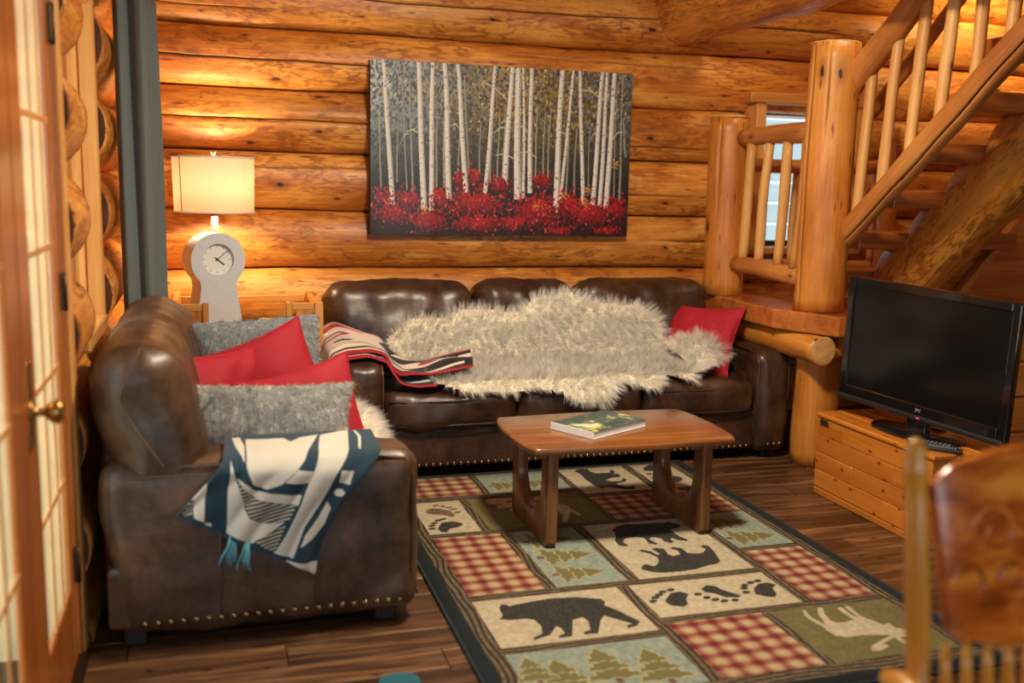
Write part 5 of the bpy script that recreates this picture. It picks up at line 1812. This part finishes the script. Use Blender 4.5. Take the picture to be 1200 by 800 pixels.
for (a, b, yb) in ((85, 88, 560), (160, 188, 570), (195, 206, 590), (150, 150, 540), (327, 325, 560), (385, 382, 520), (400, 420, 520), (465, 463, 530), (510, 507, 540), (537, 535, 540), (630, 632, 580), (690, 684, 520), (720, 716, 560), (742, 735, 560), (822, 812, 580), (848, 846, 590), (905, 902, 590), (1012, 1012, 600), (1035, 1036, 610), (1040, 1058, 440), (560, 556, 520), (300, 296, 560)):
    trunk(a, b, yb, rs.uniform(5, 8.5), (0.62, 0.61, 0.57), yt=rs.uniform(120, 330))
for (a, b, yb, w) in ((97, 130, 640, 17), (225, 250, 655, 20), (280, 277, 650, 18), (322, 347, 605, 20), (372, 410, 580, 18), (520, 487, 590, 15), (583, 565, 560, 20), (605, 615, 605, 25), (628, 640, 600, 10), (660, 663, 580, 17), (785, 770, 655, 22), (830, 793, 610, 12), (855, 883, 640, 15), (950, 925, 635, 18), (970, 955, 635, 16), (1000, 982, 655, 20)):
    trunk(a, b, yb, w, (0.90, 0.89, 0.86))
for (xa, ya, xb, yb) in ((470, 150, 560, 210), (180, 340, 235, 350), (160, 390, 190, 345), (515, 345, 570, 325), (525, 430, 600, 445), (620, 420, 690, 440), (350, 315, 385, 330), (900, 380, 940, 340), (1000, 370, 1040, 340), (870, 180, 940, 210), (785, 340, 820, 380), (620, 320, 650, 340)):
    p, q = px(xa, ya), px(xb, yb)
    m = ((p[0] + q[0]) / 2, (p[1] + q[1]) / 2 + 14)
    fill(pa, [p, m, q, (q[0], q[1] - 4), (m[0], m[1] - 5), (p[0], p[1] - 3)], np.array((0.80, 0.79, 0.76)))
# dark ground then crimson undergrowth
fill(pa, [(0, 0), (W_, 0), (W_, 70), (820, 100), (600, 60), (420, 110), (200, 70), (0, 110)], np.array((0.10, 0.03, 0.035)))
bush = ((130, 665, 75, 50), (265, 690, 85, 55), (450, 625, 120, 62), (465, 705, 110, 38), (543, 550, 42, 42), (381, 525, 24, 38), (446, 520, 32, 40), (690, 655, 115, 72), (715, 535, 42, 36), (822, 620, 52, 52), (910, 665, 115, 60), (1025, 645, 48, 58), (785, 728, 70, 22), (990, 728, 62, 18), (312, 605, 36, 52), (95, 600, 36, 40), (190, 610, 48, 44), (610, 700, 60, 30))
for (cx, cy, rx, ry) in bush:
    cxp, cyp = px(cx, cy)
    rxp, ryp = rx * W_ / 1025, ry * H_ / 660
    fill(pa, ellipse(cxp, cyp, rxp * .72, ryp * .70, 0, 20), np.array((0.22, 0.02, 0.04)))
    for k in range(int(rx * ry / 8)):
        a, r = rs.uniform(0, 2 * PI), min(1.45, abs(rs.normal(0, 0.56)))
        x, y = cxp + rxp * r * math.cos(a), cyp + ryp * r * math.sin(a)
        lightness = 0.35 + 0.65 * np.clip((y - cyp) / ryp * 0.5 + 0.5 + rs.normal(0, .22), 0, 1)
        c = np.array((0.82, 0.05, 0.11)) * lightness
        if rs.random() < 0.05:
            c = np.array((0.90, 0.38, 0.36))
        fill(pa, ellipse(x, y, rs.uniform(2.0, 3.6), rs.uniform(3.5, 7), rs.normal(0, .5), 7), c)
for (cx, cy) in ((255, 650), (690, 625), (800, 590), (905, 565), (895, 620), (1018, 465)):
    for k in range(16):
        x, y = px(cx + rs.normal(0, 11), cy + rs.normal(0, 10))
        fill(pa, ellipse(x, y, 2.4, 3.4, rs.normal(0, .6), 7), np.array((0.86, 0.60, 0.20)))
CANV = img_mat('birch_painting', pa, 0.45, 120, 0.25, coat=0.1)
CEDGE = plain('dark_canvas_edge', (0.035, 0.035, 0.03), 0.7)
pic = thing('painting', 'wide unframed canvas of white birch trunks over crimson undergrowth on the log wall', 'painting', (1.645, 5.62, 1.156))
box('stretcher_box', (0.868, 5.612, 1.156), (2.428, 5.675, 2.114), CEDGE, pic, 0.003)
obj('canvas_face', [(0.869, 5.6105, 1.157), (2.427, 5.6105, 1.157), (2.427, 5.6105, 2.113), (0.869, 5.6105, 2.113), (0.869, 5.6118, 1.157), (2.427, 5.6118, 1.157), (2.427, 5.6118, 2.113), (0.869, 5.6118, 2.113)],
    [(0, 1, 2, 3), (7, 6, 5, 4), (0, 4, 5, 1), (1, 5, 6, 2), (2, 6, 7, 3), (3, 7, 4, 0)], CANV, pic, uv=[(0, 0), (1, 0), (1, 1), (0, 1)] * 2)

# ------------------------------------------------------------------ corner side table with slatted galleries, lamp, clock, books
OAK = wood('oak_mission', (0.42, 0.15, 0.03), (0.58, 0.25, 0.055), (0.68, 0.34, 0.09), axis=2, rough=0.35, coat=0.2)
OAKX = wood('oak_mission_x', (0.42, 0.15, 0.03), (0.58, 0.25, 0.055), (0.68, 0.34, 0.09), axis=0, rough=0.35, coat=0.2)
st_ = thing('side_table', 'mission style wooden side table with slatted galleries, in the corner behind the sofas', 'table', (0.15, 5.25, 0))
TX0, TX1, TY0, TY1, TZ = -0.19, 0.535, 4.98, 5.50, 0.655
box('tabletop', (TX0, TY0, TZ - 0.028), (TX1, TY1, TZ), OAKX, st_, 0.004)
box('shelf', (TX0 + 0.03, TY0 + 0.03, 0.16), (TX1 - 0.03, TY1 - 0.03, 0.18), OAKX, st_, 0.003)
for (a, b) in ((TX0, TY0), (TX1 - 0.042, TY0), (TX0, TY1 - 0.042), (TX1 - 0.042, TY1 - 0.042)):
    box('leg', (a, b, 0), (a + 0.042, b + 0.042, TZ - 0.028), OAK, st_, 0.004)
    box('gallery_post', (a, b, TZ), (a + 0.042, b + 0.042, 0.855), OAK, st_, 0.004)
for (xa) in (TX0 + 0.008, TX1 - 0.034):
    box('gallery_rail', (xa, TY0 + 0.042, 0.815), (xa + 0.026, TY1 - 0.042, 0.85), OAK, st_, 0.003)
    for k in range(7):
        yk = TY0 + 0.075 + k * 0.057
        box('gallery_slat', (xa + 0.006, yk, TZ), (xa + 0.02, yk + 0.022, 0.815), OAK, st_, 0.002)
box('gallery_rail', (TX0 + 0.042, TY1 - 0.036, 0.80), (TX1 - 0.042, TY1 - 0.012, 0.835), OAKX, st_, 0.003)
# short front returns of the galleries
for xa, xb in ((TX0 + 0.042, TX0 + 0.15), (TX1 - 0.15, TX1 - 0.042)):
    box('gallery_rail', (xa, TY0 + 0.010, 0.815), (xb, TY0 + 0.034, 0.85), OAKX, st_, 0.003)
    box('gallery_slat', (xa + (0.03 if xa < 0.2 else 0.02), TY0 + 0.014, TZ), (xa + (0.052 if xa < 0.2 else 0.042), TY0 + 0.03, 0.815), OAK, st_, 0.002)
    box('gallery_slat', (xa + (0.086 if xa < 0.2 else 0.064), TY0 + 0.014, TZ), (xa + (0.108 if xa < 0.2 else 0.086), TY0 + 0.03, 0.815), OAK, st_, 0.002)
for xa, xb in ((TX0 + 0.15, TX0 + 0.18), (TX1 - 0.18, TX1 - 0.15)):
    box('gallery_post', (xa, TY0 + 0.004, TZ), (xb, TY0 + 0.04, 0.855), OAK, st_, 0.004)


def flat_book(label, x, y, z, w, d, h, c, rz, grp):
    mt_ = plain('cover_' + label.split()[0], c, 0.4)
    b = thing('book', label, 'book', (x, y, z), rz, grp)
    Bx = WM[b.name]
    box('page_block', (-w / 2 + .002, -d / 2 + .003, .002), (w / 2 - .003, d / 2 - .003, h - .002), PAPER, b, 0.001, base=Bx)
    box('front_cover', (-w / 2, -d / 2, h - .002), (w / 2, d / 2, h), mt_, b, 0.0008, base=Bx)
    box('back_cover', (-w / 2, -d / 2, 0), (w / 2, d / 2, .002), mt_, b, 0.0008, base=Bx)
    box('spine', (-w / 2 - .001, -d / 2, 0), (-w / 2 + .002, d / 2, h), mt_, b, 0.0008, base=Bx)


flat_book('dark green hardback at the bottom of the pile on the side table', 0.335, 5.22, TZ + 0.001, 0.20, 0.26, 0.034, (0.02, 0.05, 0.03), 0.10, 'books on the side table')
flat_book('pale cream book between two others on the side table', 0.330, 5.22, TZ + 0.036, 0.19, 0.25, 0.026, (0.62, 0.55, 0.38), -0.06, 'books on the side table')
flat_book('yellow-green magazine topmost of the pile on the side table', 0.335, 5.215, TZ + 0.063, 0.18, 0.24, 0.014, (0.40, 0.36, 0.05), 0.04, 'books on the side table')

# lamp
lp = thing('table_lamp', 'lit table lamp with cream linen drum shade behind the white clock', 'lamp', (0.03, 5.36, TZ))
LINEN = bpy.data.materials.new('linen_shade')
t_ = NT(LINEN)
v_ = t_.coords(rand=False)
wv = t_.noise(t_.mapping(v_, (160, 160, 500)), 1.0, 2)
cc = t_.ramp(wv, [(0.3, (0.78, 0.70, 0.56)), (0.7, (0.92, 0.86, 0.74))])
df = t_.node('ShaderNodeBsdfDiffuse')
tl = t_.node('ShaderNodeBsdfTranslucent')
t_.l.new(cc, df.inputs[0])
t_.l.new(cc, tl.inputs[0])
mx = t_.node('ShaderNodeMixShader', ins={0: 0.55})
t_.l.new(df.outputs[0], mx.inputs[1])
t_.l.new(tl.outputs[0], mx.inputs[2])
t_.l.new(mx.outputs[0], t_.out.inputs[0])
LX, LY = 0.030, 5.36
V, F = lathe_data([(0.197, 1.280), (0.203, 1.556)], 48)
F = F[:-2]
sh = obj('lamp_shade', V, F, LINEN, lp, Matrix.Translation((LX, LY, 0)), smooth=True)
md = sh.modifiers.new('thickness', 'SOLIDIFY')
md.thickness = 0.002
SEAMM = plain('shade_seam', (0.30, 0.20, 0.10), 0.8)
a_ = math.radians(218)
tube('shade_seam', [(LX + 0.1985 * math.cos(a_), LY + 0.1985 * math.sin(a_), 1.285), (LX + 0.2045 * math.cos(a_), LY + 0.2045 * math.sin(a_), 1.552)], 0.0028, SEAMM, sh, 6)
WHT = plain('white_trim', (0.80, 0.78, 0.74), 0.6)
for (r, z) in ((0.1985, 1.281), (0.2045, 1.555)):
    tube('shade_ring', [(LX + r * math.cos(a), LY + r * math.sin(a), z) for a in np.linspace(0, 2 * PI, 49)], 0.004, WHT, sh, 6)
ANT = plain('pale_antler', (0.62, 0.52, 0.40), 0.55, vary=0.15, scale=40)
V, F = lathe_data([(0.085, 0), (0.085, 0.02), (0.03, 0.035), (0.018, 0.06), (0.016, 0.40), (0.019, 0.47), (0.018, 0.53), (0.016, 0.60)], 16)
obj('stem', V, F, ANT, lp, Matrix.Translation((LX, LY, TZ + 0.001)), smooth=True)
fn = tube('finial', [(LX, LY, 1.545), (LX, LY, 1.568), (LX - 0.012, LY, 1.583)], [0.007, 0.009, 0.005], WHT, lp, 8)
tube('finial_prong', [(LX, LY, 1.566), (LX + 0.014, LY, 1.586)], [0.008, 0.004], WHT, fn, 8)
tube('spider', [(LX - 0.20, LY, 1.548), (LX, LY, 1.545), (LX + 0.20, LY, 1.548)], 0.003, WHT, lp, 6)
BULB = bpy.data.materials.new('bulb_glow')
t_ = NT(BULB)
em = t_.node('ShaderNodeEmission', ins={0: (1.0, 0.72, 0.42, 1), 1: 30.0})
t_.l.new(em.outputs[0], t_.out.inputs[0])
V, F = lathe_data([(0.014, 0), (0.018, 0.02), (0.032, 0.05), (0.034, 0.07), (0.022, 0.095), (0.002, 0.104)], 14)
obj('bulb', V, F, BULB, lp, Matrix.Translation((LX, LY, 1.355)), smooth=True)
pl = lamp('lamp_bulb_light', 'POINT', (LX, LY, 1.41), 56, (1.0, 0.70, 0.38), 0.045)
pl.parent = lp
pl.matrix_basis = WM[lp.name].inverted() @ Matrix.Translation((LX, LY, 1.41))

# clock: white keyhole case
ck = thing('mantel_clock', 'white keyhole-shaped wooden clock standing before the lamp', 'clock', (0.02, 5.19, TZ), 0.30)
CKW = plain('clock_white', (0.60, 0.64, 0.66), 0.5)
CKF = plain('clock_dial', (0.78, 0.78, 0.75), 0.6)
CKH = plain('clock_black', (0.02, 0.02, 0.02), 0.5)
Bc = WM[ck.name]
zc_, rc = 0.395, 0.135
key = [(-0.125, 0.001)]
key += [(-0.092, 0.235), (-0.088, 0.265)]
key += [(rc * math.cos(a), zc_ + rc * math.sin(a)) for a in np.linspace(PI + 0.80, -0.80, 34)]
key += [(0.088, 0.265), (0.092, 0.235), (0.125, 0.001)]
# front plate with a round opening (annulus bridged to the outline)
bm = bmesh.new()
nk = 48
ro = 0.078
vo_f = [bm.verts.new((p[0], -0.075, p[1])) for p in key]
vi_f = [bm.verts.new((ro * math.cos(a), -0.075, zc_ + 0.005 + ro * math.sin(a))) for a in np.linspace(0, 2 * PI, nk, endpoint=False)]
e1 = [bm.edges.new((vo_f[i], vo_f[(i + 1) % len(vo_f)])) for i in range(len(vo_f))]
e2 = [bm.edges.new((vi_f[i], vi_f[(i + 1) % nk])) for i in range(nk)]
bmesh.ops.triangle_fill(bm, edges=e1 + e2, use_beauty=True)
vo_b = [bm.verts.new((p[0], 0.075, p[1])) for p in key]
vi_b = [bm.verts.new((ro * math.cos(a), -0.050, zc_ + 0.005 + ro * math.sin(a))) for a in np.linspace(0, 2 * PI, nk, endpoint=False)]
for i in range(len(key)):
    j = (i + 1) % len(key)
    bm.faces.new((vo_f[i], vo_f[j], vo_b[j], vo_b[i]))
bm.faces.new(vo_b)
for i in range(nk):
    j = (i + 1) % nk
    bm.faces.new((vi_f[i], vi_f[j], vi_b[j], vi_b[i]))
add('case', bm_mesh('case', bm, CKW), ck, Bc)
V, F = lathe_data([(ro, 0), (ro, 0.003)], 40)
dial = obj('dial', V, F, CKF, ck, Bc @ T(0, -0.051, zc_ + 0.005, rx=PI / 2))
for k in range(12):
    a = k * PI / 6
    box('hour_mark', (-0.0012, -0.0008, 0.060), (0.0012, 0.0008, 0.069), CKH, dial, 0, base=Bc @ T(0, -0.0545, zc_ + 0.005) @ Matrix.Rotation(a, 4, 'Y'))
for (ln, w, a) in ((0.045, 0.005, 2.25), (0.068, 0.0036, 0.90)):
    box('clock_hand', (-w / 2, -0.001, -0.014), (w / 2, 0.001, ln), CKH, ck, 0, base=Bc @ T(0, -0.057, zc_ + 0.005) @ Matrix.Rotation(a, 4, 'Y'))
V, F = lathe_data([(0.006, 0), (0.005, 0.004)], 12)
obj('hub', V, F, CKH, ck, Bc @ T(0, -0.055, zc_ + 0.005, rx=PI / 2))

# ------------------------------------------------------------------ curtain
CURT = plain('grey_teal_curtain', (0.13, 0.162, 0.160), 0.85, grain=0.3, scale=350, vary=0.1)
cu = thing('curtain', 'grey-teal curtain gathered against the left wall beside the corner', 'curtain', (-0.3, 4.7, 0.02))
pp = [(-0.368, 4.68), (-0.362, 4.625), (-0.342, 4.590), (-0.318, 4.600), (-0.296, 4.640), (-0.272, 4.605), (-0.246, 4.595), (-0.226, 4.625), (-0.222, 4.665)]
for k in range(5):
    yk = 4.675 + k * 0.048
    xr = -0.223 + k * 0.0085
    pp += [(xr - 0.022, yk), (xr - 0.034, yk + 0.010), (xr - 0.024, yk + 0.020), (xr - 0.004, yk + 0.032), (xr + 0.002, yk + 0.040)]
pp += [(-0.21, 4.93), (-0.30, 4.95)]
dd = np.r_[0, np.cumsum(np.hypot(*np.diff(np.array(pp), axis=0).T))]
ss = np.linspace(0, dd[-1], 130)
cx_ = np.interp(ss, dd, [p[0] for p in pp])
cy2 = np.interp(ss, dd, [p[1] for p in pp])
for _ in range(2):
    cx_[1:-1] = (cx_[:-2] + 2 * cx_[1:-1] + cx_[2:]) / 4
    cy2[1:-1] = (cy2[:-2] + 2 * cy2[1:-1] + cy2[2:]) / 4
zs = np.linspace(0.02, 2.22, 26)
V = []
for i, z in enumerate(zs):
    k = 0.94 + 0.12 * (1 - z / 2.2)
    for j in range(len(ss)):
        V.append((-0.366 + (cx_[j] + 0.366) * k * (1 + 0.02 * math.sin(z * 3 + j * .2)), cy2[j] + 0.006 * math.sin(z * 2.3 + j * 0.15), z))
nn = len(ss)
F = [(i * nn + j, i * nn + j + 1, (i + 1) * nn + j + 1, (i + 1) * nn + j) for i in range(len(zs) - 1) for j in range(nn - 1)]
cf = obj('drape', V, F, CURT, cu, smooth=True)
md = cf.modifiers.new('thickness', 'SOLIDIFY')
md.thickness = 0.003
rod = thing('curtain_rod', 'dark metal curtain rod along the top of the left wall', 'curtain rod', (-0.28, 4.5, 2.24))
tube('rod', [(-0.28, 3.55, 2.24), (-0.28, 5.1, 2.24)], 0.012, BRONZE, rod, 12)
V, F = lathe_data([(0.012, 0), (0.024, 0.015), (0.028, 0.03), (0.02, 0.05), (0.004, 0.06)], 14)
obj('finial', V, F, BRONZE, rod, T(-0.28, 3.55, 2.24, rx=PI / 2), smooth=True)
for yk in (3.62, 5.02):
    tube('bracket', [(-0.40, yk, 2.235), (-0.28, yk, 2.235)], 0.008, BRONZE, rod, 8)

# ------------------------------------------------------------------ chest, television, remotes
PINE0 = wood('knotty_pine_y', (0.36, 0.095, 0.010), (0.52, 0.165, 0.018), (0.62, 0.235, 0.034), axis=1, rough=0.3, grain=10, knots=0.065, coat=0.3, vary=0.12, knot_scale=4.4)
PINEX = wood('knotty_pine_x', (0.36, 0.10, 0.014), (0.52, 0.17, 0.026), (0.60, 0.24, 0.045), axis=0, rough=0.3, grain=10, knots=0.065, coat=0.3, vary=0.12, knot_scale=4.4)
CX0, CX1, CY0, CY1 = 2.795, 3.245, 3.255, 4.062
ch = thing('blanket_chest', 'knotty orange pine plank chest carrying the television', 'chest', (3.02, 3.66, 0))
box('carcass', (CX0 + 0.018, CY0 + 0.018, 0.012), (CX1 - 0.018, CY1 - 0.018, 0.376), PINE0, ch, 0.002)
rows = (0.034, 0.120, 0.206, 0.292, 0.378)
box('base_strip', (CX0 - 0.002, CY0 - 0.002, 0.0), (CX1, CY1, 0.032), PINE0, ch, 0.004)
for k in range(4):
    z0, z1 = rows[k] + 0.001, rows[k + 1] - 0.001
    cut = CY0 + (0.30, 0.52, 0.24, 0.60)[k]
    for (ya, yb) in ((CY0, cut - 0.0006), (cut + 0.0006, CY1)):
        box('plank', (CX0, ya, z0), (CX0 + 0.018, yb, z1), PINE0, ch, 0.003)
    box('plank', (CX0 + 0.0185, CY0, z0), (CX1, CY0 + 0.018, z1), PINEX, ch, 0.003)
    box('plank', (CX1 - 0.018, CY0 + 0.0185, z0), (CX1, CY1, z1), PINE0, ch, 0.003)
    box('plank', (CX0 + 0.0185, CY1 - 0.018, z0), (CX1 - 0.0185, CY1, z1), PINEX, ch, 0.003)
lid = box('lid', (CX0 + 0.01, CY0 + 0.01, 0.379), (CX1 - 0.01, CY1 - 0.01, 0.384), PINE0, ch, 0.001)
for k in range(4):
    xa = CX0 - 0.008 + k * 0.1165
    box('lid_board', (xa, CY0 - 0.012, 0.3805), (xa + 0.1145, CY1 + 0.004, 0.402), PINE0, lid, 0.005)
lt = box('latch_plate', (CX0 - 0.006, 3.965, 0.345), (CX0 - 0.0005, 4.035, 0.374), BRASS, ch, 0.002)
lt['label'] = 'small tarnished brass latch plate'
for yk in (3.977, 4.023):
    for zk in (0.352, 0.367):
        V, F = lathe_data([(0.004, 0), (0.002, 0.002)], 8)
        obj('screw', V, F, BRONZE, lt, T(CX0 - 0.006, yk, zk, ry=-PI / 2))

TVB = plain('tv_gloss_black', (0.006, 0.006, 0.007), 0.10, coat=0.6)
TVS = plain('tv_screen', (0.005, 0.0055, 0.0055), 0.14, coat=0.0, scale=4, spec=0.35)
TVM = plain('tv_matte_black', (0.012, 0.012, 0.013), 0.45)
tv = thing('television', 'black flat screen television on the pine chest, screen turned to the sofas', 'television', (2.962, 3.575, 0.403), math.atan2(-0.985, 0.168) + 0.0)
Bt = WM[tv.name]
# local x along the screen from its far end to its near end, local -y is the screen side
TW, TB, TT = 0.905, 0.070, 0.648
SC = Bt @ Matrix.Rotation(math.radians(2.0), 4, 'Y')
box('back_shell', (-TW / 2 + 0.03, 0.0, TB + 0.03), (TW / 2 - 0.03, 0.06, TT - 0.03), TVM, tv, 0.02, 2, base=SC)
fr = 0.040
box('bezel_side', (-TW / 2, -0.022, TB), (-TW / 2 + fr, 0.010, TT), TVB, tv, 0.006, 2, base=SC)
box('bezel_side', (TW / 2 - fr, -0.022, TB), (TW / 2, 0.010, TT), TVB, tv, 0.006, 2, base=SC)
box('bezel_top', (-TW / 2 + fr, -0.022, TT - 0.038), (TW / 2 - fr, 0.010, TT), TVB, tv, 0.005, 2, base=SC)
bz = box('bezel_bottom', (-TW / 2 + fr, -0.024, TB), (TW / 2 - fr, 0.010, TB + 0.068), TVB, tv, 0.006, 2, base=SC)
box('screen', (-TW / 2 + fr - 0.002, -0.016, TB + 0.066), (TW / 2 - fr + 0.002, 0.006, TT - 0.036), TVS, tv, 0.001, base=SC)
box('speaker_bar', (-TW / 2 + 0.006, -0.030, TB - 0.004), (TW / 2 - 0.006, 0.0, TB + 0.022), TVM, tv, 0.008, 2, base=SC)
LOGO = plain('silver_lettering', (0.62, 0.62, 0.60), 0.35, 0.6)
fc = bpy.data.curves.new('lettering', 'FONT')
fc.body = 'JVC'
fc.size = 0.019
fc.extrude = 0.0006
fc.align_x = 'CENTER'
fc.materials.append(LOGO)
fo = bpy.data.objects.new('lettering', fc)
col.objects.link(fo)
bpy.context.view_layer.update()
lm = bpy.data.meshes.new_from_object(fo.evaluated_get(bpy.context.evaluated_depsgraph_get()))
bpy.data.objects.remove(fo)
add('lettering', lm, bz, SC @ Matrix.Translation((0.02, -0.0246, TB + 0.038)) @ Matrix.Rotation(PI / 2, 4, 'X'))
LED = bpy.data.materials.new('standby_light')
t_ = NT(LED)
em = t_.node('ShaderNodeEmission', ins={0: (1.0, 0.05, 0.12, 1), 1: 1.2})
t_.l.new(em.outputs[0], t_.out.inputs[0])
lo = box('standby_lamp', (0.018, -0.0325, TB + 0.009), (0.036, -0.0295, TB + 0.013), LED, tv, 0.001, base=SC)
lo['label'] = 'small glowing red standby light'
box('stand_neck', (-0.055, -0.005, 0.012), (0.055, 0.035, TB + 0.05), TVB, tv, 0.008, 2, base=Bt)
V, F = lathe_data([(0.235, 0.0), (0.24, 0.005), (0.23, 0.012), (0.06, 0.018), (0.01, 0.019)], 40)
V = [(v[0], v[1] * 0.55, v[2]) for v in V]
obj('stand_base', V, F, TVB, tv, Bt @ Matrix.Translation((0, 0.01, 0.0)), smooth=True)

RC = plain('remote_black', (0.012, 0.013, 0.014), 0.4)
RK = plain('remote_key', (0.16, 0.18, 0.19), 0.5)
RB_ = plain('remote_teal_key', (0.02, 0.30, 0.38), 0.5)


def remote(label, x, y, z, rz, L, teal):
    r = thing('remote_control', label, 'remote', (x, y, z), rz, 'remote controls on the chest')
    Br = WM[r.name]
    body = box('body', (-L / 2, -0.023, 0.0), (L / 2, 0.023, 0.018), RC, r, 0.006, 2, base=Br)
    for i in range(9):
        for j in range(3):
            xx = -L / 2 + 0.022 + i * (L - 0.04) / 9
            box('key', (xx, -0.015 + j * 0.0115, 0.0176), (xx + 0.008, -0.008 + j * 0.0115, 0.0200), RB_ if teal and i == 8 and j == 0 else RK, r, 0.001, base=Br)


remote('long black remote control on the chest, nearer the television stand', 2.885, 3.375, 0.4025, -1.05, 0.20, False)
remote('short black remote control with one teal key on the chest corner', 2.875, 3.300, 0.4025, -0.85, 0.15, True)

# ------------------------------------------------------------------ plug and cord beside the sofa end
PLG = plain('pale_plug', (0.42, 0.46, 0.46), 0.4)
CORD = plain('grey_cord', (0.10, 0.13, 0.14), 0.4)
pg = thing('power_plug', 'pale grey plug with thin cord on the floor under the landing', 'plug', (3.22, 4.78, 0))
rbox('plug_body', (3.185, 4.755, 0.002), (3.245, 4.80, 0.04), PLG, pg, r=0.012, n=3, nf=2)
tube('cord', [(3.20, 4.80, 0.02), (3.12, 4.92, 0.012), (3.08, 5.1, 0.09), (3.02, 5.3, 0.2), (3.02, 5.5, 0.3)], 0.004, CORD, pg, 8)

# ------------------------------------------------------------------ pressed-back oak armchair in the near foreground, facing the viewer
OAKC = wood('figured_oak', (0.11, 0.018, 0.0025), (0.52, 0.115, 0.010), (0.90, 0.33, 0.04), axis=0, rough=0.2, grain=15, stretch=0.45, fine=0.08, coat=0.5, vary=0.02)
OAKP = wood('golden_oak_z', (0.52, 0.20, 0.02), (0.70, 0.32, 0.036), (0.80, 0.42, 0.07), axis=2, rough=0.22, grain=14, coat=0.5, vary=0.03)
chair = thing('dining_chair', 'varnished oak pressed-back armchair, blurred in the right foreground', 'chair', (1.34, 1.12, 0))
lean = 0.12


def zy(z):
    return 1.268 + (z - 0.45) * lean


pr = [(0.017, 0), (0.019, .05), (0.021, .10), (0.017, .115), (0.023, .13), (0.023, .155), (0.017, .17), (0.023, .185), (0.023, .20), (0.018, .215), (0.0215, .30), (0.020, .42), (0.019, .52), (0.017, .555), (0.020, .565), (0.021, .575), (0.016, .588), (0.019, .600), (0.017, .615), (0.005, .625)]
XP0, XP1 = 1.122, 1.575
cxm = (XP0 + XP1) / 2
for x in (XP0, XP1):
    V, F = lathe_data(pr, 14)
    p0, p1 = Vector((x, zy(0.43), 0.43)), Vector((x - 0.010 * (1 if x < cxm else -1), zy(1.055), 1.055))
    q = Vector((0, 0, 1)).rotation_difference((p1 - p0).normalized()).to_matrix().to_4x4()
    obj('back_post', V, F, OAKP, chair, Matrix.Translation(p0) @ q, smooth=True)
pts = []
for k in range(31):
    u = k / 30 * 2 - 1
    pts.append((cxm + u * 0.207, 0.985 + 0.045 * math.cos(u * PI / 2) ** 0.8 - 0.012 * max(0, abs(u) - 0.82) / 0.18))
for k in range(31):
    u = 1 - k / 30 * 2
    pts.append((cxm + u * (0.205 - 0.030 * max(0, abs(u) - .7) / .3), 0.695 - 0.012 * math.cos(u * PI) + 0.020 * max(0, abs(u) - 0.75) / .25))
Mcr = Matrix.Translation((0, zy(0.85), 0.85)) @ Matrix.Rotation(-lean, 4, 'X') @ Matrix.Translation((0, 0, -0.85))
crest = prism('crest_rail', pts, -0.012, 0.012, OAKC, chair, Mcr, axis='y', bevel=0.006, smooth=True)
# pressed scrollwork in low relief on the face of the crest
for sg in (-1, 1):
    for (r0_, cx0, cz0, tw) in ((0.052, 0.085, 0.885, 2.3), (0.040, 0.135, 0.800, 2.0), (0.034, 0.045, 0.800, 2.2)):
        sp = [(cxm + sg * (cx0 + r0_ * (1 - a / (tw * PI) * .75) * math.cos(a)), -0.012, cz0 + r0_ * (1 - a / (tw * PI) * .75) * math.sin(a)) for a in np.linspace(0, tw * PI, 30)]
        tube('carved_scroll', sp, [0.0055 * (1 - 0.5 * i / 29) for i in range(30)], OAKC, crest, 6, Mcr)
sp_ = [(0.006, 0), (0.008, .04), (0.011, .10), (0.008, .13), (0.011, .16), (0.009, .20), (0.006, .245)]
for k in range(9):
    x = XP0 + 0.052 + k * 0.0435
    V, F = lathe_data(sp_, 10)
    obj('spindle', V, F, OAKP, chair, Matrix.Translation((x, zy(0.455), 0.455)) @ Matrix.Rotation(-lean, 4, 'X'), smooth=True)
seat = [(cxm + 0.245 * math.copysign(abs(math.cos(a)) ** .7, math.cos(a)), 1.07 + 0.230 * math.copysign(abs(math.sin(a)) ** .7, math.sin(a))) for a in np.linspace(0, 2 * PI, 40, endpoint=False)]
prism('seat', seat, 0.425, 0.46, OAKC, chair, axis='z', bevel=0.010, smooth=True)
lg = [(0.014, 0), (0.018, .06), (0.021, .14), (0.016, .17), (0.022, .20), (0.020, .30), (0.024, .36), (0.016, .43)]
for (x, y) in ((XP0 + .03, 1.25), (XP1 - .03, 1.25), (XP0 + .03, 0.90), (XP1 - .03, 0.90)):
    V, F = lathe_data(lg, 12)
    obj('leg', V, F, OAKP, chair, Matrix.Translation((x, y, 0.001)), smooth=True)
for y in (1.25, 0.90):
    tube('stretcher', [(XP0 + .03, y, 0.16), (XP1 - .03, y, 0.16)], 0.010, OAKP, chair, 8)
for s, x in ((-1, XP0), (1, XP1)):
    arm = tube('armrest', [(x + s * 0.046, 1.315, 0.644), (x + s * 0.048, 1.28, 0.650), (x + s * 0.05, 1.20, 0.640), (x + s * 0.055, 1.08, 0.625), (x + s * 0.055, 0.96, 0.62)], [0.016, 0.024, 0.024, 0.022, 0.02], OAKP, chair, 12)
    tube('arm_peg', [(x + s * 0.046, 1.29, 0.645), (x + s * 0.004, zy(0.645), 0.645)], 0.009, OAKP, arm, 8)
    tube('arm_support', [(x + s * 0.053, 0.99, 0.62), (x + s * 0.02, 0.98, 0.45)], [0.012, 0.014], OAKP, arm, 10)
